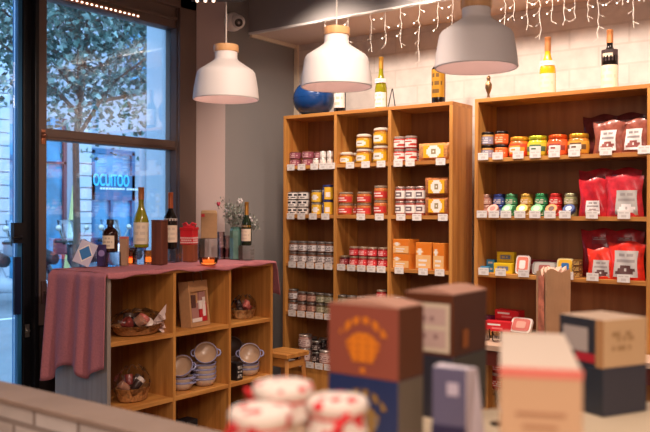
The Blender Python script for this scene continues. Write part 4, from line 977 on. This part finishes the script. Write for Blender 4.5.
nm = ['bottom', 'second', 'third', 'fourth']
for q in range(4): bowl('a', p+Vector((0, 0, (.0225*q)*KS)), f'beige blue-rimmed bowl, {nm[q]} from the base in the centre cube stack')
bowl('a', p+Vector((.012, 0.0, (.0225*4+.050)*KS)), 'beige bowl tipped to show its inside on top of centre stack', .95, pi/4)
p = cell(182, 1, .12, .058)
for q in range(2): bowl('a', p+Vector((0, 0, (.0225*q)*KS)), f'beige bowl, {["lower", "upper"][q]} of the short stack beside the divider', 0, .3)
bowl('a', p+Vector((.01, .0, (.0225*2+.048)*KS)), 'beige bowl tipped on top of the short stack by the divider', .9, .5)
p = cell(188, 1, .28, .09)
bowl('b', p, 'dark brown bowl at the back of the centre cube', 0); bowl('b', p+Vector((0, 0, (.0225)*KS)), 'dark brown bowl nested on another at back of centre cube', 0)
p = cell(254, 1, .10, .09)
for q in range(2): bowl('a', p+Vector((0, 0, (.0225*q)*KS)), f'beige bowl, {["lower", "upper"][q]} of the pair in the right cube')
bowl('a', p+Vector((.01, .0, (.0225*2+.050)*KS)), 'beige bowl tipped with a red mark in the right cube', 1.0, pi/4)
p = cell(243, 1, .25, .09)
for q in range(3): bowl('b', p+Vector((0, 0, (.0225*q)*KS)), f'dark brown bowl, {nm[q]} from base, behind the right cube stack')
bowl('b', p+Vector((.01, 0, (.0225*3+.052)*KS)), 'brown bowl tipped upright behind the pair in right cube', 1.1, pi/4)
# black printed box
p = cell(235.5, 1, .06)
t = thing('black_carton', 'black carton with white script beside the bowls in right cube', 'box', p, pi/2)
MB().box(-.022, .022, -.03, .03, 0, .085).build('box', cm('1c1a1c'), t, bevel=.001)
f = MB(); flat_label(f, ['         ', ' 0000 0  ', '  00 0 0 ', '         ', ' 00 0 00 ', '         ', '  0 000  ', ' 00 0  0 ', '         '], -.02, .02, .004, .08, -.0315); f.build('script', cm('b8b4b0'), t)
# things in the bottom row
p = cell(187, 2, .07); p2 = cell(239, 2, .07)
for (pp, w, h, lb) in ((p, .075, .14, 'black carton with small white marks in bottom middle cube'), (p2, .085, .15, 'black and green printed carton in bottom right cube')):
    t = thing('black_carton', lb, 'box', pp, pi/2)
    MB().box(-w/2, w/2, -.035, .035, 0, h).build('box', cm('181618'), t, bevel=.001)
    f = MB(); flat_label(f, ['           ', ' 0 000 00  ', '           ', '  00 0  00 ', ' 0  00  0  ', '           ', '  0000 0   ', '           '], -w*.45, w*.45, h*.1, h*.9, -.0365); f.build('print', cm('8a9088'), t)

for o in list(bpy.data.objects):
    if o not in BEFORE and o.parent is None and o.name.split('.')[0] != 'dried_bouquet': o.scale = (KS, KS, KS)

# stool
p0 = onp(286, 351, 1, 3.925)
t = thing('wooden_stool', 'small light wooden stool between the two shelving units', 'stool', (p0.x-.01, 3.925, 0))
zs = p0.z
MB().box(-.11, .11, -.11, .11, zs-.028, zs).build('seat', wX, t, bevel=.004)
for sx_ in (-1, 1):
    for sy in (-1, 1): MB().tube([(sx_*.078, sy*.078, zs-.028), (sx_*.115, sy*.105, 0)], .017, 4).build('leg', wZ, t)
    MB().box(sx_*.083-.009, sx_*.083+.009, -.075, .075, zs-.09, zs-.05).build('stretcher', wY, t)
MB().box(-.078, .078, -.088, -.074, zs-.085, zs-.03).build('apron', wX, t)

# ---------------------------------------------------------------- low brick wall and counter
wb_m = brick('whitewashed_brick', C('eadfd4'), C('d4c6b9'), C('a8988c'), (pi/2, 0, 0), .15, .056, 1.)
o = struct(MB().box(-2.9, -.74, .985, 1.075, 0, .932).build('wall_brick', wb_m))
capm = mat('taupe_coping', C('9c8676'), .7, noise=.1, nscale=8)
struct(MB().box(-2.91, -.735, .98, 1.08, .932, .944).build('trim_7', capm, bevel=.002))
CZ = 1.017
top_m = mat('beige_countertop', C('cbb89a'), .5, noise=.05, nscale=10)
A1 = onp(446, 411, 2, CZ); B1 = onp(720, 398, 2, CZ)
poly = [(A1.x, A1.y), (-.72, .93), (-.72, .45), (.35, .45), (1.1, .9), (B1.x, B1.y)]
t = thing('shop_counter', 'beige-topped shop counter in the foreground carrying boxes and jars', 'counter', (0, .9, 0))
def prism(poly, z0, z1, sc=1.):
    cx = sum(p[0] for p in poly)/len(poly); cy = sum(p[1] for p in poly)/len(poly); q = [(cx+(x-cx)*sc, cy-.9+(y-cy)*sc) for x, y in poly]; n = len(q)
    return MB().add([(x, y, z0) for x, y in q]+[(x, y, z1) for x, y in q], [list(range(n))[::-1], [n+i for i in range(n)]]+[(i, (i+1) % n, n+(i+1) % n, n+i) for i in range(n)])
pl = poly[::-1]
prism(pl, CZ-.035, CZ).build('countertop', top_m, t, bevel=.002)
prism(pl, 0, CZ-.036, .93).build('base', mat('counter_base', C('8a5a44'), .6), t)

# foreground cartons
def fcarton(name, label, corner, w, d, h, z, rz, front, side, top, grp=None, bev=.0012):
    """corner = near vertical edge (right end of the front face); front runs -x, side runs +y in local space"""
    t = thing(name, label, 'box', (corner[0], corner[1], z), rz, grp)
    f = MB().box(-w, 0, 0, d, 0, h)
    o = f.build('box', [front, side, top], t, bevel=bev)
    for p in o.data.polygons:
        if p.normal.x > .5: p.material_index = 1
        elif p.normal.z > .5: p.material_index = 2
    return t, w, d, h
BH = .1005
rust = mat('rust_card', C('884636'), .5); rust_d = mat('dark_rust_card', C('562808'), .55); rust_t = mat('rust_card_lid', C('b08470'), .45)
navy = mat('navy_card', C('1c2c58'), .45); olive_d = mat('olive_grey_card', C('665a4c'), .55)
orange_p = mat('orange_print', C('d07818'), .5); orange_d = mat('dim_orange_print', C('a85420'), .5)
def emblem(t, w, h, mats, arch=True):
    """arched lettering over a round crest, with a small drop below"""
    N, Mh = 46, 46
    def fn(i, j):
        u = (i+.5)/N*2-1; v = (j+.5)/Mh*2-1
        r = math.hypot(u, v*1.05+.12)
        if arch and .80 < math.hypot(u*.95, (v+.35)*.8) < .98 and v > .25 and (int((u+1)*9) % 3 != 2): return 0
        if math.hypot(u*.85, v*1.05+.12) < .50 and v > -.62: return 1 if (int(u*9+20) % 3 == 0 and int(v*9+20) % 2) else 0
        if abs(v-.0) < .10 and abs(u) < .62: return 0
        if abs(u) < .40 and -.62 < v < -.38: return 0
        if math.hypot(u*1.0, v+.88) < .10: return 0
        return None
    f = MB().grid(lambda u, v: (-w*.88+w*.78*u, -.0012, h*.04+h*.86*v), N, Mh, fn)
    return f.build('crest_print', mats, t)
def curved_lid(t, w, d, h, m):    # lid bulging up a little
    f = MB().grid(lambda u, v: (-w+w*u, d*v, h+.0006+.0075*sin(pi*u)*1), 12, 2, None, True)
    f.grid(lambda u, v: (-w+w*u, 0, h+(.0006+.0075*sin(pi*u))*v), 12, 1, None, False)
    return f.build('lid', m, t)
c1_ = onp(398, 457, 2, CZ); w1 = .119
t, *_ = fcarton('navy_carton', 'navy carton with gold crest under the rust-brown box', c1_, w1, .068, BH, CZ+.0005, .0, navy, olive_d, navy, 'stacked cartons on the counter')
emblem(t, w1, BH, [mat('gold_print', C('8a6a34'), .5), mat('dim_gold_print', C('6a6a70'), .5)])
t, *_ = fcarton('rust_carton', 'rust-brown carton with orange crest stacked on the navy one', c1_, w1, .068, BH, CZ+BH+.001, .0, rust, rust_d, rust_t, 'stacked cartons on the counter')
emblem(t, w1, BH, [orange_p, orange_d]); curved_lid(t, w1, .068, BH, rust_t)
c2_ = onp(453, 422, 2, CZ)
lab_m = mat('blush_label', C('b89c92'), .55)
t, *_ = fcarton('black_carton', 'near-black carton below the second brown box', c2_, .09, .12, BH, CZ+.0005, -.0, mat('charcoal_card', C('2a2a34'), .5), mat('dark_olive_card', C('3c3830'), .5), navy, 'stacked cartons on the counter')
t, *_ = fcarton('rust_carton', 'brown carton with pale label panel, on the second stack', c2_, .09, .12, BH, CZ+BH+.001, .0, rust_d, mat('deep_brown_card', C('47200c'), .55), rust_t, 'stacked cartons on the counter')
f = MB(); flat_label(f, ['0000000000', '0111111110', '0111111110', '0112121110', '0111111110', '0000000000', '0111111110', '0122112110', '0111111110', '0111111110', '0000000000'], -.078, -.006, .006, .085, -.0012); f.build('label_panel', [mat('cream_border', C('c8b8a0'), .5), lab_m, mat('mauve_print', C('8a6a68'), .5)], t)
f = MB(); flat_label(f, ['0'], 0, .001, 0, .001, 0); 
curved_lid(t, .09, .12, BH, rust_t)
f = MB().grid(lambda u, v: (.0013, .03+.02*u, .012+.03*v), 3, 3); f.build('side_print', mat('dim_amber_print', C('8a4a14'), .5), t)
# violet carton standing before the second stack
D3 = 1.02; cc = onp(465, 440, 2, CZ); cc = atd(466, 440, D3)
t = thing('violet_carton', 'violet and navy carton with pale side standing before the brown boxes', 'box', (cc.x, cc.y, CZ+.0005), .18)
hV = .135
f = MB(); f.add([(-.045, 0, 0), (0, 0, 0), (0, 0, hV), (-.045, 0, hV), (-.045, .03, 0), (.022, .03, 0), (.006, .03, hV*.98), (-.045, .03, hV)], [(0, 1, 2, 3), (1, 5, 6, 2), (3, 2, 6, 7), (4, 0, 3, 7), (5, 4, 7, 6), (0, 4, 5, 1)])
o = f.build('box', [mat('violet_card', C('56536e'), .5), mat('pale_grey_card', C('c4bcc4'), .5)], t, bevel=.001)
o.data.polygons[1].material_index = 1; o.data.polygons[2].material_index = 1
MB().box(-.0455, .0003, -.001, .0, .001, hV*.45).build('navy_band', mat('deep_violet_card', C('1c1840'), .5), t)
MB().box(-.025, -.010, -.001, 0, hV*.74, hV*.86).build('print', mat('pale_violet_print', C('b0a8b8'), .5), t)
# long beige carton
c3 = onp(583, 372, 2, 1.19); c3l = onp(505, 372, 2, 1.19)
rz = .427; w3 = .082
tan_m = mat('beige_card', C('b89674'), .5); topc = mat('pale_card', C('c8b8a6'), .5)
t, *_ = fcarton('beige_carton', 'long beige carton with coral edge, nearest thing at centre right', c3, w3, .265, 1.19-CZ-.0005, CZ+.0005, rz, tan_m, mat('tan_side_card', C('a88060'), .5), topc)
h3 = 1.19-CZ-.0005
MB().box(-w3-.0004, .0004, -.0008, .008, h3-.008, h3+.0006).build('coral_edge', mat('coral_card', C('cc6f60'), .5), t)
f = MB(); 
for i, (z, a, b) in enumerate(((.125, .2, .8), (.112, .3, .72), (.092, .15, .85), (.084, .2, .8), (.06, .2, .8), (.05, .3, .7))): f.box(-w3*b, -w3*a, -.0009, 0, z, z+.004)
f.build('lettering', mat('brown_print', C('9a7050'), .5), t)
# right pair of cartons
c4 = onp(603, 418, 2, CZ); hb = 0.0788
ra = math.atan2(0, 1)
t, *_ = fcarton('black_carton', 'black-fronted carton below the tan box at the right', c4, .10, .10, hb, CZ+.0005, -.45, mat('ink_card', C('22262e'), .5), mat('slate_card', C('34343e'), .5), navy, 'stacked cartons on the counter')
MB().box(-.064, -.058, -.001, 0, .004, hb-.004).build('edge_strip', mat('grey_strip', C('8a8880'), .5), t)
t, *_ = fcarton('tan_carton', 'tan carton with black and red front, top of the right pair', c4, .10, .10, hb, CZ+hb+.001, -.45, mat('ink_card2', C('2a2a30'), .5), mat('tan_card', C('c0a078'), .5), mat('pale_tan_card', C('ccb298'), .5), 'stacked cartons on the counter')
MB().box(-.090, -.034, -.001, 0, .022, .062).build('label_panel', mat('grey_label', C('a89c94'), .5), t); MB().box(-.06, -.018, -.0015, 0, .006, .02).build('red_print', cm('a8202c'), t)
MB().box(-.016, .0005, -.001, 0, 0, hb).build('tan_edge', mat('tan_edge_card', C('a87c50'), .5), t)
f = MB(); flat_label(f, ['          ', ' 000  00  ', '   0 0 00 ', '          ', ' 0 000 0  ', '          '], .012, .074, .02, .066, 0)
f2 = MB(); f2.v = [(.0012, v[0], v[2]) for v in f.v]; f2.f = f.f; f2.m = f.m; f2.sm = f.sm; f2.build('lettering', mat('faint_brown_print', C('a08058'), .5), t)
# cloth-topped jam jars
ging = bpy.data.materials.new('red_flowered_cloth'); ging.use_nodes = True; nt = ging.node_tree; b = nt.nodes['Principled BSDF']
tc = nt.nodes.new('ShaderNodeTexCoord'); vo = nt.nodes.new('ShaderNodeTexVoronoi'); vo.inputs['Scale'].default_value = 52; cr = nt.nodes.new('ShaderNodeValToRGB')
cr.color_ramp.elements[0].position = .30; cr.color_ramp.elements[0].color = (*C('c8202c'), 1); cr.color_ramp.elements[1].position = .38; cr.color_ramp.elements[1].color = (*C('d2c6ba'), 1)
nt.links.new(tc.outputs['Object'], vo.inputs['Vector']); nt.links.new(vo.outputs['Distance'], cr.inputs['Fac']); nt.links.new(cr.outputs['Color'], b.inputs['Base Color']); b.inputs['Roughness'].default_value = .85
def jam(px, py, D, label, seed, h=.14, R=.0385):
    c = atd(px, py, D); zt = c.z-CZ
    t = thing('jam_jar', label, 'jar', (c.x, c.y, CZ+.0005), seed, 'jam jars with cloth covers')
    h = zt
    MB().lathe([(R*.8, 0), (R*.92, .004), (R*.92, h*.62), (R*.8, h*.72), (R*.8, h*.84)], 28).build('body', mat('jam_glass', C('c8b49c'), .12), t)
    f = MB()
    def sh(u, v):
        a = 2*pi*u
        if v < .35: q = v/.35; return (R*.96*q*cos(a), R*.96*q*sin(a), h-.004*q*q-.0005*sin(9*a)*q)
        if v < .55: q = (v-.35)/.2; r = R*(.96+.09*sin(q*pi)); return (r*cos(a), r*sin(a), h-.004-.014*q)
        if v < .7: q = (v-.55)/.15; r = R*(.96-.10*q+.02*sin(14*a)*q); return (r*cos(a), r*sin(a), h-.018-.003*q)
        q = (v-.7)/.3; r = R*(.86+.14*q)*(1+.05*q*sin(14*a)); return (r*cos(a), r*sin(a), h-.021-.020*q-.002*sin(7*a)*q)
    f.grid(sh, 84, 20, None, True); f.build('cloth_cover', ging, t, solid=.001)
    f = MB(); f.tube([(R*.90*cos(2*pi*i/24), R*.90*sin(2*pi*i/24), h-.021) for i in range(25)], .0018, 6)
    f.tube([(-R*.88, -.004, h-.021), (-R*1.2, -.012, h-.012), (-R*1.28, 0, h-.028), (-R*.88, 0, h-.022)], .0032, 6)
    f.build('ribbon', cm('d01c28'), t)
    f = MB(); arc_label(f, BAND, R*.94, h*.2, h*.6, .9); f.build('label', [cream_m, cm('8a5a50')], t)
jam(283, 380, .90, 'jam jar with red-spotted cloth cover, furthest of the three', .3, R=.0325)
jam(261, 405, .84, 'jam jar with red-spotted cloth cover, nearest and leftmost of three', 1.2, R=.0320)
jam(337, 395, .89, 'jam jar with red-spotted cloth cover, right of the three by navy box', 2.2, R=.033)
# small glass figurine on counter edge
c = atd(501.5, 425, 1.27)
t = thing('wine_glass', 'small clear stemmed glass behind the beige carton', 'glass', (c.x, c.y, CZ+.0005))
MB().lathe([(.018, 0), (.018, .002), (.003, .006), (.003, .022), (.009, .030), (.012, .055), (.0105, .055), (.008, .032)], 20, 0, None, True, False).build('glass', clear('clear_crystal', (.97, .95, .94), .02, .25), t)

# display table before the wide unit, with paper bag and glassware
tz = .655
tx0 = -2.0; tx1 = -.95; ty0, ty1 = 3.91, 4.135
t = thing('display_table', 'low wooden display table before the wide shelving unit', 'table', ((tx0+tx1)/2, (ty0+ty1)/2, 0))
hw, hd = (tx1-tx0)/2, (ty1-ty0)/2
MB().box(-hw, hw, -hd, hd, tz-.03, tz).build('table_top', mat('pale_table_top', C('c8a890'), .5), t, bevel=.003)
for a in (-1, 1):
    for b in (-1, 1): MB().box(a*(hw-.03)-.025, a*(hw-.03)+.025, b*(hd-.03)-.025, b*(hd-.03)+.025, 0, tz-.03).build('leg', wZ, t)
MB().box(-hw+.03, hw-.03, -hd+.02, -hd+.04, tz-.11, tz-.03).build('apron', mat('dark_red_wood', C('6a2a1c'), .5), t)
p = onp(553, 335, 1, 4.02)
t = thing('paper_bag', 'brown paper carrier bag with crumpled open top on the display table', 'bag', (p.x, 4.02, tz+.0005), .9)
hB = onp(553, 270, 1, 4.02).z-tz
f = MB(); w, d = .136, .102
def bagp(u, v):
    a = 4*u; s = int(a) % 4; q = a-int(a); cr = [(-1, -1), (1, -1), (1, 1), (-1, 1), (-1, -1)]
    x = cr[s][0]+(cr[s+1][0]-cr[s][0])*q; y = cr[s][1]+(cr[s+1][1]-cr[s][1])*q
    k = .002*v*sin(19*u*3+8*v)
    inw = (.12*v if s in (1, 3) else 0)*sin(pi*q)
    return (x*w/2*(1-inw)+k, y*d/2+k*.6, hB*v+(.01*sin(31*u) if v > .95 else 0))
f.grid(bagp, 40, 12, None, False); f.box(-w/2+.002, w/2-.002, -d/2+.002, d/2-.002, 0, .004)
f.build('bag', mat('paper_bag_kraft', C('b88c66'), .75, noise=.08, nscale=14, bump=.4), t)
f = MB(); rn = random.Random(2)
for i in range(9):
    x = -.06+.015*i; f.add([(x-.016, -.02, hB-.03), (x+.016, -.01, hB-.03), (x+.012, -.02+.03*rn.random(), hB+.018*rn.random()+.004), (x-.012, .02*rn.random(), hB+.02*rn.random())], [(0, 1, 2, 3)])
f.build('tissue', mat('tissue', C('e8c0a8'), .7), t)
f = MB(); f.add([(-w/2-.0015, -.035, .03), (-w/2-.0015, .03, .03), (-w/2-.004, .025, hB*.92), (-w/2-.002, -.03, hB*.95)], [(0, 3, 2, 1)]); f.build('side_print', mat('salmon_print', C('c87a60'), .4, noise=.5, nscale=18), t)
for i, (px, yy, r, h) in enumerate(((497, 4.03, .03, .055), (509, 3.97, .035, .05), (524, 4.02, .03, .05), (486, 4.05, .025, .06))):
    x = onp(px, 335, 1, yy).x
    t = thing('glass_dish', ['clear glass dish leftmost but one on the display table', 'wide clear glass dish in front on the display table', 'clear glass dish beside the paper bag', 'clear glass dish at far left of display table'][i], 'glass dish', (x, yy, tz+.0005), 0, 'glass dishes')
    MB().lathe([(r*.6, 0), (r*.9, .005), (r, h), (r*.94, h), (r*.82, .008)], 24, 0, None, True, False).build('glass', clear('crystal', (.93, .93, .93), .04, .16), t)
